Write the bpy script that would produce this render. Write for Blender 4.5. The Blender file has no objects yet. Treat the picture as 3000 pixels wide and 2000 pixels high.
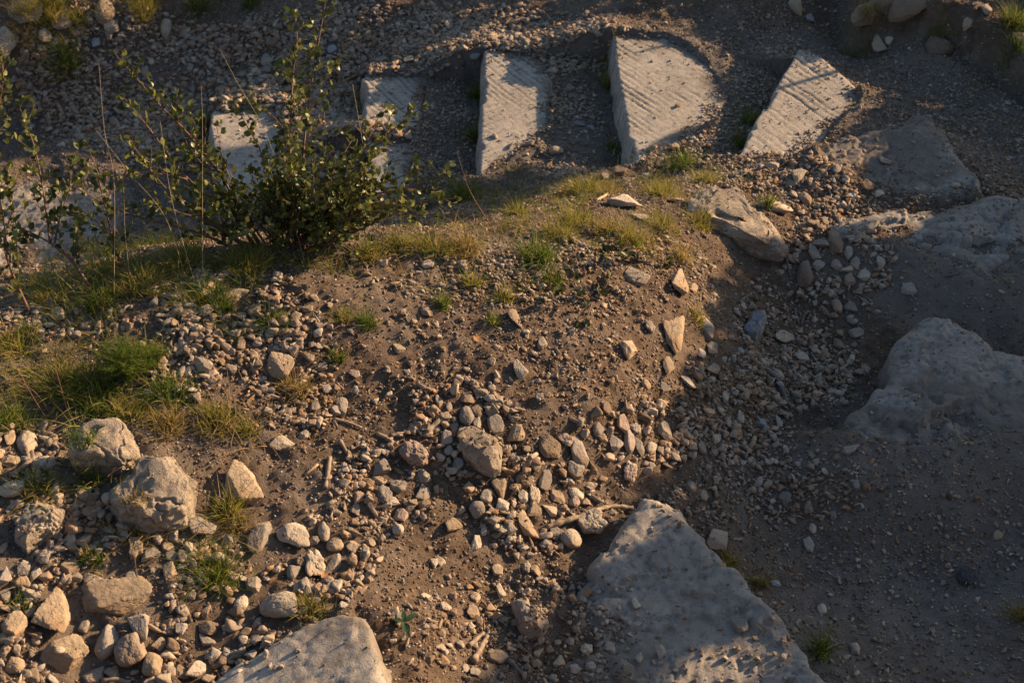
import bpy, bmesh, math, random
import numpy as np
from mathutils import Vector

scene = bpy.context.scene
COL = scene.collection
R = math.radians
rng = np.random.default_rng(7)
random.seed(7)

# ------------------------------------------------------------------ camera geometry
W, H = 2352.0, 1568.0                       # working units of the picture
CAM = np.array([0.0, 0.0, 2.8]); PITCH = R(42.0); LENS = 50.0
FW = np.array([0, math.cos(PITCH), -math.sin(PITCH)])
UP = np.array([0, math.sin(PITCH), math.cos(PITCH)])
RT = np.array([1.0, 0, 0])
KPX = 36.0 / LENS / W

def rays(px, py):
    px = np.atleast_1d(np.asarray(px, float)); py = np.atleast_1d(np.asarray(py, float))
    a = (px - W / 2) * KPX; b = -(py - H / 2) * KPX
    return FW[None] + a[:, None] * RT[None] + b[:, None] * UP[None]

def on_plane(px, py, z):
    d = rays(px, py)
    t = (z - CAM[2]) / d[:, 2]
    return CAM[None] + d * t[:, None]

def at_depth(px, py, depth):
    return CAM + rays(px, py)[0] * depth

def project(P):
    q = P - CAM
    f = q @ FW
    return q @ RT / f / KPX + W / 2, -(q @ UP) / f / KPX + H / 2, f

# ------------------------------------------------------------------ noise
def _hash(ix, iy, iz, seed):
    h = (ix.astype(np.int64) * 374761393 + iy.astype(np.int64) * 668265263 + iz.astype(np.int64) * 2147483647 + seed * 974634777) & 0xFFFFFFFF
    h = ((h ^ (h >> 13)) * 1274126177) & 0xFFFFFFFF
    h = ((h ^ (h >> 15)) * 2246822519) & 0xFFFFFFFF
    return ((h ^ (h >> 16)) & 0xFFFFFF) / float(0xFFFFFF)

def vnoise(x, y, z, seed=0):
    ix, iy, iz = np.floor(x), np.floor(y), np.floor(z)
    fx, fy, fz = x - ix, y - iy, z - iz
    u, v, w = fx * fx * (3 - 2 * fx), fy * fy * (3 - 2 * fy), fz * fz * (3 - 2 * fz)
    r = 0
    for a in (0, 1):
        for b in (0, 1):
            for c in (0, 1):
                r = r + _hash(ix + a, iy + b, iz + c, seed) * (u if a else 1 - u) * (v if b else 1 - v) * (w if c else 1 - w)
    return r * 2 - 1

def fbm(x, y, z, seed=0, octaves=4, gain=.5):
    s, a, f = 0, 1.0, 1.0
    for o in range(octaves):
        s = s + a * vnoise(x * f + 17.3 * o, y * f - 9.1 * o, z * f + 4.7 * o, seed + o)
        a *= gain; f *= 2.07
    return s

def smooth(a, b, x):
    t = np.clip((x - a) / (b - a), 0, 1)
    return t * t * (3 - 2 * t)

# ------------------------------------------------------------------ mesh helpers
def make_mesh(name, V, tris=None, quads=None, smooth_shade=True, attr=None):
    me = bpy.data.meshes.new(name)
    V = np.asarray(V, np.float32)
    tris = np.zeros((0, 3), np.int32) if tris is None else np.asarray(tris, np.int32).reshape(-1, 3)
    quads = np.zeros((0, 4), np.int32) if quads is None else np.asarray(quads, np.int32).reshape(-1, 4)
    nl = tris.size + quads.size
    me.vertices.add(len(V)); me.vertices.foreach_set('co', V.ravel())
    me.loops.add(nl); me.loops.foreach_set('vertex_index', np.concatenate([tris.ravel(), quads.ravel()]))
    me.polygons.add(len(tris) + len(quads))
    st = np.concatenate([np.arange(len(tris)) * 3, tris.size + np.arange(len(quads)) * 4])
    me.polygons.foreach_set('loop_start', st.astype(np.int32))
    me.update(calc_edges=True)
    if smooth_shade:
        me.polygons.foreach_set('use_smooth', np.ones(len(me.polygons), bool))
    for k, arr in (attr or {}).items():
        a = me.attributes.new(k, 'FLOAT', 'POINT'); a.data.foreach_set('value', np.asarray(arr, np.float32))
    me.validate()
    return me

def link(name, me, mat, parent=None):
    o = bpy.data.objects.new(name, me); COL.objects.link(o)
    if mat is not None and not me.materials:
        me.materials.append(mat)
    if parent is not None:
        o.parent = parent
    return o

def tag(o, label=None, cat=None, group=None, kind=None):
    if label: o['label'] = label
    if cat: o['category'] = cat
    if group: o['group'] = group
    if kind: o['kind'] = kind
    return o

def empty(name, loc):
    o = bpy.data.objects.new(name, None); COL.objects.link(o)
    o.location = loc; o.empty_display_size = .05
    return o

_ico = {}
def ico(sub):
    if sub not in _ico:
        bm = bmesh.new(); bmesh.ops.create_icosphere(bm, subdivisions=sub, radius=1)
        bm.verts.ensure_lookup_table()
        v = np.array([q.co[:] for q in bm.verts]); v /= np.linalg.norm(v, axis=1)[:, None]
        f = np.array([[q.index for q in p.verts] for p in bm.faces]); bm.free()
        _ico[sub] = (v, f)
    return _ico[sub]

# ------------------------------------------------------------------ materials
class NT:
    def __init__(self, name):
        self.m = bpy.data.materials.new(name); self.m.use_nodes = True
        self.t = self.m.node_tree; self.t.nodes.clear()
        self.out = self.n('ShaderNodeOutputMaterial')
        self.b = self.n('ShaderNodeBsdfPrincipled')
        self.t.links.new(self.b.outputs[0], self.out.inputs[0])
    def n(self, kind, **kw):
        q = self.t.nodes.new(kind)
        for k, v in kw.items():
            if k.startswith('i_'):
                q.inputs[k[2:].replace('_', ' ')].default_value = v
            else:
                setattr(q, k, v)
        return q
    def l(self, a, b): self.t.links.new(a, b)
    def noise(self, vec, scale, detail=5, rough=.6):
        q = self.n('ShaderNodeTexNoise'); q.inputs['Scale'].default_value = scale
        q.inputs['Detail'].default_value = detail; q.inputs['Roughness'].default_value = rough
        if vec is not None: self.l(vec, q.inputs['Vector'])
        return q.outputs['Fac']
    def ramp(self, fac, stops, interp='LINEAR'):
        q = self.n('ShaderNodeValToRGB'); cr = q.color_ramp; cr.interpolation = interp
        while len(cr.elements) < len(stops): cr.elements.new(.5)
        for e, (p, c) in zip(cr.elements, stops):
            e.position = p; e.color = (*c, 1) if len(c) == 3 else c
        self.l(fac, q.inputs[0]); return q.outputs[0]
    def mix(self, fac, a, b, mode='MIX'):
        q = self.n('ShaderNodeMix', data_type='RGBA', blend_type=mode)
        for s, v in ((q.inputs[0], fac), (q.inputs[6], a), (q.inputs[7], b)):
            if isinstance(v, (int, float)): s.default_value = v
            elif isinstance(v, tuple): s.default_value = (*v, 1)
            else: self.l(v, s)
        return q.outputs[2]
    def math(self, op, a, b=0.0):
        q = self.n('ShaderNodeMath', operation=op)
        for s, v in ((q.inputs[0], a), (q.inputs[1], b)):
            if isinstance(v, (int, float)): s.default_value = v
            else: self.l(v, s)
        return q.outputs[0]
    def bump(self, h, strength, dist, normal=None):
        q = self.n('ShaderNodeBump'); q.inputs['Strength'].default_value = strength; q.inputs['Distance'].default_value = dist
        self.l(h, q.inputs['Height'])
        if normal is not None: self.l(normal, q.inputs['Normal'])
        return q.outputs[0]
    def attr(self, name):
        q = self.n('ShaderNodeAttribute'); q.attribute_name = name; return q.outputs['Fac']

def g3(c, k): return tuple(min(1, x * k) for x in c)

def stone_mat(name, c, island=False, var=.25):
    t = NT(name); vec = t.n('ShaderNodeTexCoord').outputs['Object']
    n1 = t.noise(vec, 22, 6, .65); n2 = t.noise(vec, 140, 4, .7); n3 = t.noise(vec, 7, 3)
    base = t.ramp(n1, [(.3, g3(c, .68)), (.55, c), (.75, g3(c, 1.22))])
    warm = t.mix(t.ramp(n3, [(.45, (0, 0, 0)), (.65, (.55, .55, .55))]), base, (c[0] * .8, c[1] * .62, c[2] * .45))
    pit = t.mix(t.ramp(n2, [(.3, (.5, .5, .5)), (.45, (0, 0, 0))]), warm, g3(c, .45))
    if island:
        rnd = t.n('ShaderNodeNewGeometry').outputs['Random Per Island']
        tint = t.ramp(rnd, [(0, (.5, .42, .35)), (.14, (.75, .68, .61)), (.45, (.95, .93, .92)), (.62, (.84, .66, .5)), (.8, (.86, .93, 1.02)), (1, (1.35, 1.3, 1.22))])
    else:
        rnd = t.n('ShaderNodeObjectInfo').outputs['Random']
        tint = t.ramp(rnd, [(0, (1 - var,) * 3), (.5, (1, .97, .93)), (1, (1 + var,) * 3)])
    t.l(t.mix(1.0, pit, tint, 'MULTIPLY'), t.b.inputs['Base Color'])
    t.b.inputs['Roughness'].default_value = .9
    t.b.inputs['Specular IOR Level'].default_value = .25
    h = t.math('ADD', t.math('MULTIPLY', n1, .8), t.math('MULTIPLY', n2, .35))
    t.l(t.bump(h, .9, .007), t.b.inputs['Normal'])
    return t.m

TONES = dict(pale=(.42, .37, .30), tan=(.33, .265, .19), grey=(.29, .26, .225), brown=(.24, .19, .14),
             dark=(.06, .062, .07), blue=(.26, .275, .30), pink=(.35, .28, .235))
STONE = {k: stone_mat('limestone_' + k, c) for k, c in TONES.items()}
GRAVEL = stone_mat('gravel_stone', (.36, .31, .25), island=True)

CRUMB = stone_mat('earth_crumb', (.15, .108, .076), island=True)

def dirt_mat():
    t = NT('earth'); vec = t.n('ShaderNodeTexCoord').outputs['Object']
    n1 = t.noise(vec, 2.3, 6, .6); n2 = t.noise(vec, 30, 6, .7); n3 = t.noise(vec, 190, 5, .75); n4 = t.noise(vec, 9, 5, .6)
    mound = t.ramp(n2, [(.3, (.07, .05, .036)), (.5, (.128, .094, .068)), (.72, (.19, .145, .107))])
    path = t.ramp(n2, [(.3, (.098, .087, .077)), (.5, (.143, .129, .115)), (.72, (.198, .18, .162))])
    c = t.mix(t.attr('path'), mound, path)
    c = t.mix(t.ramp(n1, [(.42, (0, 0, 0)), (.62, (.6, .6, .6))]), c, (.105, .07, .046))
    n5 = t.noise(vec, 1.1, 5, .6)
    c = t.mix(t.ramp(n5, [(.48, (0, 0, 0)), (.62, (.55, .55, .55))]), c, (.215, .185, .155))
    c = t.mix(t.ramp(n4, [(.5, (0, 0, 0)), (.72, (.45, .45, .45))]), c, (.25, .21, .17))
    c = t.mix(t.ramp(n3, [(.34, (.75, .75, .75)), (.46, (0, 0, 0))]), c, (.055, .042, .033))
    c = t.mix(t.ramp(n3, [(.62, (0, 0, 0)), (.7, (.7, .7, .7))]), c, (.34, .29, .24))
    t.l(c, t.b.inputs['Base Color']); t.b.inputs['Roughness'].default_value = .95
    t.b.inputs['Specular IOR Level'].default_value = .15
    h = t.math('ADD', t.math('MULTIPLY', n2, .9), t.math('MULTIPLY', n3, .45))
    t.l(t.bump(h, .9, .012), t.b.inputs['Normal'])
    return t.m
DIRT = dirt_mat()

def slab_mat(name, c, dust=.5, bs=.75, bd=.008):
    t = NT(name); vec = t.n('ShaderNodeTexCoord').outputs['Object']
    n1 = t.noise(vec, 5, 7, .62); n2 = t.noise(vec, 45, 6, .7); n3 = t.noise(vec, 260, 4, .7); n4 = t.noise(vec, 2.6, 6, .65)
    base = t.ramp(n1, [(.3, g3(c, .7)), (.5, c), (.7, g3(c, 1.2))])
    base = t.mix(t.ramp(n2, [(.36, (.8, .8, .8)), (.5, (0, 0, 0))]), base, g3(c, .5))
    base = t.mix(t.ramp(n3, [(.3, (.7, .7, .7)), (.42, (0, 0, 0))]), base, g3(c, .4))
    lo = .62 - .25 * dust
    d = t.ramp(n4, [(lo, (0, 0, 0)), (lo + .14, (.85, .85, .85))])
    dustc = t.ramp(n2, [(.35, (.12, .09, .065)), (.65, (.25, .2, .155))])
    base = t.mix(d, base, dustc)
    # dirt lodged in the low places
    base = t.mix(t.math('MULTIPLY', t.attr('low'), .75), base, (.13, .1, .075))
    t.l(base, t.b.inputs['Base Color']); t.b.inputs['Roughness'].default_value = .82
    t.b.inputs['Specular IOR Level'].default_value = .3
    h = t.math('ADD', t.math('MULTIPLY', n2, .7), t.math('MULTIPLY', n3, .3))
    t.l(t.bump(h, bs, bd), t.b.inputs['Normal'])
    return t.m
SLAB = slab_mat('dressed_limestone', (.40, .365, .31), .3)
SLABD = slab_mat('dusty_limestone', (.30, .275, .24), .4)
BOULDER = slab_mat('boulder_limestone', (.36, .305, .235), .25, 1.0, .011)

def leaf_mat(name, dark, light, rough=.35, trans=.25):
    t = NT(name)
    c = t.ramp(t.attr('tint'), [(0, dark), (1, light)]) if len(dark) == 3 else None
    t.l(c, t.b.inputs['Base Color']); t.b.inputs['Roughness'].default_value = rough
    t.b.inputs['Specular IOR Level'].default_value = .3
    tr = t.n('ShaderNodeBsdfTranslucent'); t.l(c, tr.inputs[0])
    mx = t.n('ShaderNodeMixShader'); mx.inputs[0].default_value = trans
    t.l(t.b.outputs[0], mx.inputs[1]); t.l(tr.outputs[0], mx.inputs[2]); t.l(mx.outputs[0], t.out.inputs[0])
    return t.m
LEAF = leaf_mat('evergreen_leaf', (.016, .036, .009), (.215, .225, .055), .38, .25)
SEEDLEAF = leaf_mat('dark_leaf', (.022, .04, .02), (.07, .085, .03), .4, .2)
SCREENLEAF = leaf_mat('screen_leaf', (.02, .045, .012), (.05, .08, .02), .5, .1)

def grass_mat():
    t = NT('grass_blade')
    c = t.ramp(t.attr('tint'), [(0, (.05, .11, .015)), (.3, (.135, .19, .024)), (.55, (.265, .235, .04)), (.75, (.27, .2, .07)), (1, (.45, .34, .19))])
    t.l(c, t.b.inputs['Base Color']); t.b.inputs['Roughness'].default_value = .6
    t.b.inputs['Specular IOR Level'].default_value = .25
    tr = t.n('ShaderNodeBsdfTranslucent'); t.l(c, tr.inputs[0])
    mx = t.n('ShaderNodeMixShader'); mx.inputs[0].default_value = .45
    t.l(t.b.outputs[0], mx.inputs[1]); t.l(tr.outputs[0], mx.inputs[2]); t.l(mx.outputs[0], t.out.inputs[0])
    return t.m
GRASS = grass_mat()

def wood_mat(name, a, b, scale=60):
    t = NT(name); vec = t.n('ShaderNodeTexCoord').outputs['Object']
    n = t.noise(vec, scale, 5, .7)
    t.l(t.ramp(n, [(.3, a), (.7, b)]), t.b.inputs['Base Color']); t.b.inputs['Roughness'].default_value = .75
    t.l(t.bump(n, .6, .003), t.b.inputs['Normal'])
    return t.m
BARK = wood_mat('reddish_bark', (.09, .04, .028), (.2, .1, .065))
GREYBARK = wood_mat('grey_bark', (.07, .055, .045), (.17, .13, .105))
DRYWOOD = wood_mat('weathered_stick', (.13, .095, .065), (.33, .255, .18))
GREYWOOD = wood_mat('grey_stick', (.06, .055, .05), (.16, .145, .13))
STRAW = wood_mat('straw', (.30, .21, .12), (.5, .39, .25))
REDSTRAW = wood_mat('red_straw', (.14, .05, .035), (.28, .12, .08))
DRYLEAF = wood_mat('dry_leaf', (.20, .085, .035), (.42, .22, .08))
# ------------------------------------------------------------------ terrain: heights known at places of the site
CTRL = [
 # near stretch, lower-left steps
 (0,1560,.06),(300,1540,.03),(700,1560,0),(1000,1540,-.10),(1200,1400,-.12),(300,1300,.05),(0,1300,.09),(100,1100,.12),
 (600,1200,.0),(900,1250,-.07),(600,1000,.05),(300,900,.12),(0,880,.14),(1150,1200,-.12),(1300,1250,-.16),(1430,1180,-.2),
 (900,900,.02),(1200,900,-.03),(1100,1050,-.05),(1450,900,-.1),(1500,1030,-.2),
 # crest of the mound
 (-150,730,.18),(60,705,.16),(350,665,.16),(560,620,.15),(700,590,.13),(900,575,.09),(1100,565,.04),(1300,540,-.04),(1450,500,-.12),(1600,480,-.2),
 (1250,720,.0),(1000,720,.06),(1500,640,-.1),(1590,640,-.13),(1580,760,-.14),(700,760,.1),
 # bank falling to the right
 (1690,610,-.3),(1720,700,-.36),(1650,840,-.28),(1800,900,-.4),(1850,640,-.38),(1900,760,-.42),(1700,1000,-.34),(1620,1120,-.32),
 # right stretch
 (1950,620,-.43),(2150,640,-.42),(2350,700,-.42),(1960,850,-.45),(1900,1000,-.44),(1750,1180,-.42),(2000,1150,-.45),(2300,1150,-.42),(2352,1450,-.36),
 (2000,1350,-.42),(2150,1550,-.36),(1900,1480,-.38),(1700,1320,-.38),(2000,760,-.44),
 # turn
 (1800,380,-.5),(1900,430,-.48),(1780,440,-.42),(2050,410,-.52),(2230,450,-.55),(2320,330,-.62),(2200,230,-.7),(2020,230,-.72),(2080,150,-.74),(2352,200,-.66),
 # far stretch below the crest
 (1640,370,-.52),(1500,400,-.55),(1380,410,-.62),(1600,320,-.72),(1730,250,-.76),(1720,150,-.78),(1680,60,-.74),(1960,60,-.76),
 (1370,300,-.9),(1300,240,-.9),(1250,360,-.84),(1330,150,-.92),(1050,300,-1.08),(1020,400,-1.0),(1180,430,-.72),(1000,480,-.75),(1250,480,-.4),(1050,180,-1.04),(1450,60,-.8),
 (760,300,-1.22),(790,200,-1.2),(600,200,-1.28),(440,330,-1.38),(350,250,-1.36),(300,400,-1.38),(200,300,-1.4),(0,300,-1.45),(250,560,-1.42),(60,600,-1.48),(450,500,-1.3),(700,450,-1.2),(900,480,-1.05),
 # far bank
 (-100,120,-1.15),(0,60,-1.0),(250,20,-1.0),(200,150,-1.22),(420,100,-1.18),(700,80,-1.1),(900,30,-1.0),(1150,50,-.93),(600,-60,-.9),(1300,-60,-.8),(1700,-50,-.62),
 (2000,40,-.7),(2100,5,-.56),(2200,20,-.56),(2300,60,-.6),(2352,-20,-.5),(2150,95,-.6),(2330,120,-.6),(2600,100,-.5),(2600,500,-.5),(2600,900,-.3),(2600,1300,-.25),
 (-250,600,-1.5),(-250,350,-1.4),(-250,900,.2),(-250,1300,.15),(-200,1600,.1),(1200,1750,-.05),(2300,1750,-.3),(-300,0,-.8),
]
cp = np.array([on_plane(a, b, c)[0] for a, b, c in CTRL])
cp = np.vstack([cp, [[-6, 0, .6], [6, 0, .3], [-6, 9.5, .2], [6, 9.5, -.1], [0, 10.5, .0], [6, 5, -.2], [-6, 5, -.6]]])
def _phi(r2): return -np.sqrt(r2 + .05)
_d2 = ((cp[:, None, :2] - cp[None, :, :2]) ** 2).sum(-1)
n = len(cp)
A = np.zeros((n + 1, n + 1)); A[:n, :n] = _phi(_d2) + np.eye(n) * .04; A[:n, n] = 1; A[n, :n] = 1
wts = np.linalg.solve(A, np.append(cp[:, 2], 0))

def base_height(x, y):
    xc, yc = np.clip(x, -6, 6), np.clip(y, 0, 10.5)
    out = np.zeros(x.shape)
    fx, fy = xc.ravel(), yc.ravel(); res = np.empty(fx.shape)
    for i in range(0, len(fx), 40000):
        d2 = (fx[i:i + 40000, None] - cp[None, :, 0]) ** 2 + (fy[i:i + 40000, None] - cp[None, :, 1]) ** 2
        res[i:i + 40000] = _phi(d2) @ wts[:n] + wts[n]
    out = res.reshape(x.shape)
    out = out + .12 * np.maximum(np.hypot(x - xc, y - yc) - .5, 0)          # the hillside goes on beyond
    out = np.maximum(out, np.minimum((1.45 - y) * 1.0, 1.15))               # the higher bend of the trail that one stands on
    return out

# ------------------------------------------------------------------ the stone steps and outcrops (plan outlines, world metres)
def densify(P, k=8, wob=0.0, seed=0):
    out = []
    for i in range(len(P)):
        a, b = P[i], P[(i + 1) % len(P)]
        for j in range(k): out.append(a + (b - a) * j / k)
    return np.array(out)

def sdist(px, py, poly):
    """signed distance, positive inside; and index of the nearest edge"""
    best = np.full(px.shape, 1e9); idx = np.zeros(px.shape, int); ins = np.zeros(px.shape, bool)
    m = len(poly)
    for i in range(m):
        ax, ay = poly[i]; bx, by = poly[(i + 1) % m]
        ex, ey = bx - ax, by - ay
        t = np.clip(((px - ax) * ex + (py - ay) * ey) / (ex * ex + ey * ey + 1e-12), 0, 1)
        d = np.hypot(px - ax - t * ex, py - ay - t * ey)
        idx = np.where(d < best, i, idx); best = np.minimum(best, d)
        c = ((ay > py) != (by > py)) & (px < ex * (py - ay) / (ey + (1e-12 if ey >= 0 else -1e-12)) + ax)
        ins ^= c
    return np.where(ins, best, -best), idx

# name, pixel outline, top z, {edge: drop} of the free edges, grooves, roundness, roughness, depth, material, label
STEPS = [
 dict(key='first', bury=0.15, px=[(-260,380),(20,392),(60,372),(130,366),(215,395),(330,420),(345,560),(300,690),(-260,720)], z=-1.36, open={}, gro=[], rnd=.03, amp=0.03, mat=SLABD,
      label='worn stone step behind the left branches, lowest of the far row and half buried'),
 dict(key='second', px=[(477,262),(490,247),(560,243),(640,246),(668,300),(650,420),(600,480),(520,470),(500,420)], z=-1.2, open={8:.15,7:.15,0:.1}, gro=[(.6,-.8,.05,.35)], rnd=.014, amp=.006, mat=SLAB,
      label='pale stone step half hidden behind the bush, its corner sunlit'),
 dict(key='third', px=[(832,180),(845,173),(884,172),(951,165),(983,168),(981,210),(968,300),(940,306),(870,305),(838,290)], z=-1.06, open={9:.16,0:.16}, gro=[(.55,-.83,.033,1.0)], rnd=.012, amp=.004, mat=SLAB,
      label='upper piece of the cracked stone step right of the bush, streaked with light'),
 dict(key='third_b', px=[(840,312),(872,322),(930,321),(962,325),(952,384),(946,427),(900,460),(845,455)], z=-1.065, open={7:.15}, gro=[(.83,.55,.05,.5)], rnd=.012, amp=.005, mat=SLAB,
      label='lower piece of the cracked stone step right of the bush, in shade'),
 dict(key='fourth', px=[(1112,115),(1127,110),(1174,117),(1224,123),(1247,133),(1270,167),(1272,233),(1262,290),(1215,330),(1165,375),(1120,405),(1099,407),(1102,333),(1107,233)], z=-.9, open={13:.18,12:.18,11:.18}, gro=[(.58,-.81,.03,1.0),(.83,.55,.045,.9)], rnd=.014, amp=.004, mat=SLAB,
      label='chiselled stone step with a straight left edge and one small white pebble on it'),
 dict(key='fifth', px=[(1409,77),(1534,87),(1578,107),(1628,150),(1651,187),(1682,235),(1655,270),(1610,305),(1555,340),(1500,365),(1462,390),(1448,350),(1431,233),(1418,167)], z=-.76, open={13:.17,12:.17,11:.17,10:.15}, gro=[(.6,-.8,.031,1.25)], rnd=.013, amp=.004, mat=SLAB,
      label='large chiselled stone step with rounded right end and deep diagonal grooves'),
 dict(key='sixth', px=[(1836,112),(1855,115),(1888,133),(1972,202),(1972,245),(1925,290),(1885,330),(1801,365),(1682,366),(1741,267),(1798,173)], z=-.64, open={10:.14,9:.14,8:.14,0:.04,1:.05,2:.05}, gro=[(.5,-.87,.036,1.1)], rnd=.013, amp=.006, mat=SLAB,
      label='triangular chiselled stone step with its pointed tip in shade'),
 dict(key='seventh', bury=0.06, px=[(1870,345),(1885,328),(1918,317),(1995,297),(2048,287),(2102,257),(2132,253),(2148,263),(2178,300),(2208,343),(2235,383),(2262,430),(2200,450),(2068,440),(1968,410),(1890,375)], z=-.40, open={0:.05,1:.06,2:.08,3:.1,4:.1,5:.1,6:.1,7:.1,8:.08,9:.07,10:.06}, gro=[], rnd=.05, amp=0.03, mat=SLABD,
      label='rough dusty step with a wavy far edge behind the ragged shaded step'),
 dict(key='eighth', bury=0.08, px=[(1911,515),(1921,487),(1961,470),(2035,450),(2118,450),(2162,462),(2202,440),(2268,430),(2352,427),(2560,420),(2560,640),(2352,640),(2280,650),(2200,610),(2120,590),(2060,560),(1990,560),(1935,545)], z=-.325, open={0:.08,1:.1,2:.12,3:.13,4:.13,5:.13,6:.13,7:.13,8:.13,17:.06}, gro=[], rnd=.06, amp=0.042, mat=SLABD,
      label='ragged rocky step running out of the picture at the right'),
 dict(key='ninth', bury=0.05, px=[(2110,722),(2128,708),(2155,712),(2192,732),(2255,757),(2292,788),(2352,800),(2560,880),(2540,1060),(2352,1000),(2250,1015),(2135,1025),(2035,1025),(1966,1012),(1945,985),(1945,955),(1985,905),(2020,858),(2052,800),(2086,752)], z=-.3, open={k:.13 for k in (0,1,2,3,4,5,6,15,16,17,18,19,14)}, gro=[], rnd=.055, amp=0.03, mat=SLABD,
      label='big grey rock step at the right with a yellowish left side'),
 dict(key='tenth', bury=0.26, tilt=(.06,.0), px=[(1470,1148),(1485,1141),(1518,1148),(1568,1178),(1588,1212),(1635,1252),(1678,1298),(1728,1338),(1775,1388),(1821,1445),(1851,1485),(1875,1519),(1928,1568),(2010,1660),(1500,1760),(1250,1650),(1240,1500),(1284,1345),(1351,1288),(1401,1238),(1451,1176)], z=-.16, open={0:.1,1:.14,2:.18,3:.2,4:.2,5:.2,6:.2,7:.2,8:.2,9:.2,10:.2,11:.2,12:.2,13:.2,17:.03,18:.05,19:.06,20:.08}, gro=[], rnd=.04, amp=0.026, mat=SLABD,
      label='big grey wedge-shaped step at the bottom with grass along its right edge'),
 dict(key='eleventh', tilt=(.24,-.03), px=[(380,1640),(462,1568),(500,1530),(585,1492),(700,1438),(767,1422),(800,1416),(832,1418),(846,1445),(861,1500),(884,1568),(900,1640)], z=.05, open={1:.05,2:.05,3:.06,4:.06,5:.06,6:.08,7:.1,8:.12,9:.12,10:.12}, gro=[], rnd=.025, amp=0.012, mat=SLAB,
      label='smooth pale step cut by the bottom edge, its right side sunlit'),
]
for s in STEPS:
    p = np.array([on_plane(a, b, s['z'])[0][:2] for a, b in s['px']]); s['poly'] = p; s['dep'] = .32; s['c'] = p.mean(0)
# boulders with traced tops that lie on the ground: h is how far the top stands above the ground below it
TRACED = [
 dict(key='overhang', px=[(1575,520),(1580,478),(1612,448),(1690,440),(1740,488),(1798,528),(1818,556),(1806,572),(1770,572),(1715,558),(1650,535),(1600,530)], T=0.10, box=6.0, gro=[], rnd=.05, amp=0.009, dep=.2, mat=BOULDER, tilt=(-0.06, 0.12),
      label='broad flat limestone rock overhanging the bank beside the grassy crest'),
 dict(key='cracked', px=[(255,1160),(258,1140),(292,1108),(310,1068),(345,1057),(418,1068),(453,1110),(453,1155),(430,1180),(390,1190),(335,1196),(275,1190)], T=0.17, gro=[], rnd=.06, amp=0.014, dep=.2, mat=BOULDER, tilt=(0, 0.12),
      label='largest rounded boulder at lower left, with cracked sunlit face'),
 dict(key='block', px=[(150,1034),(156,1012),(235,994),(300,988),(320,1006),(320,1032),(285,1062),(240,1072),(165,1066)], T=0.17, gro=[], rnd=.045, amp=0.009, dep=.24, mat=BOULDER, tilt=(0, 0.1),
      label='pale oblong block below the tall grass, its front face in shade'),
 dict(key='plate', px=[(1051,1003),(1085,988),(1140,1008),(1154,1030),(1150,1066),(1135,1080),(1110,1072),(1065,1045)], T=0.085, gro=[], rnd=.018, amp=0.006, dep=.12, mat=BOULDER, tilt=(0, 0.06),
      label='flat-topped brown rock amid the pebble heap at the centre'),
 dict(key='angle', px=[(1171,1380),(1205,1376),(1216,1402),(1235,1410),(1250,1400),(1260,1425),(1245,1455),(1210,1464),(1195,1445),(1182,1418)], T=0.09, gro=[], rnd=.022, amp=0.006, dep=.12, mat=STONE['grey'], tilt=(0, 0),
      label='knuckle-shaped grey stone with a notch, left of the bottom wedge step'),
 dict(key='trapezoid', px=[(1702,765),(1725,728),(1755,722),(1759,738),(1747,772),(1738,783),(1712,775)], T=0.085, gro=[], rnd=.014, amp=0.004, dep=.12, mat=STONE['blue'], tilt=(0.1, 0.15),
      label='blue-grey trapezoid rock with clean flat face on the shaded bank'),
 dict(key='leftflat', px=[(32,1240),(40,1210),(66,1175),(92,1163),(130,1165),(146,1182),(138,1212),(105,1232),(55,1258)], T=0.095, gro=[], rnd=.04, amp=0.008, dep=.16, mat=BOULDER, tilt=(0.05, 0.1),
      label='smooth tan boulder near the left edge with grass shadow on its right'),
]
def place_traced(s):
    mx = np.mean([a for a, b in s['px']]); my = np.mean([b for a, b in s['px']])
    s['zc'] = cast([mx], [my], s['T'] * .3, G)[0][2]
    s['poly'] = np.array([on_plane(a, b, s['zc'])[0][:2] for a, b in s['px']]); s['c'] = s['poly'].mean(0)
    d = s['poly'] - s['c']; an = np.arctan2(d[:, 1], d[:, 0])
    phi = np.linspace(-math.pi, math.pi, 361); rad = np.zeros(361)
    for q, f in enumerate(phi):              # reach of the outline in each direction
        v = np.array([math.cos(f), math.sin(f)]); best = 0
        for k in range(len(d)):
            a, e = d[k], d[(k + 1) % len(d)] - d[k]
            det = -v[0] * e[1] + v[1] * e[0]
            if abs(det) < 1e-9: continue
            t = (-a[0] * e[1] + a[1] * e[0]) / det; u = (v[0] * a[1] - v[1] * a[0]) / det
            if t > 0 and -.001 <= u <= 1.001: best = max(best, t)
        rad[q] = best
    rad[rad == 0] = rad[rad > 0].mean(); k = np.array([0, 0, 1, 2, 3, 2, 1, 0, 0]) / 9
    s['rad'] = np.convolve(np.concatenate([rad[-5:-1], rad, rad[1:5]]), k, 'valid'); s['phi'] = phi

def unit0(v): return v / np.linalg.norm(v)

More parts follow.
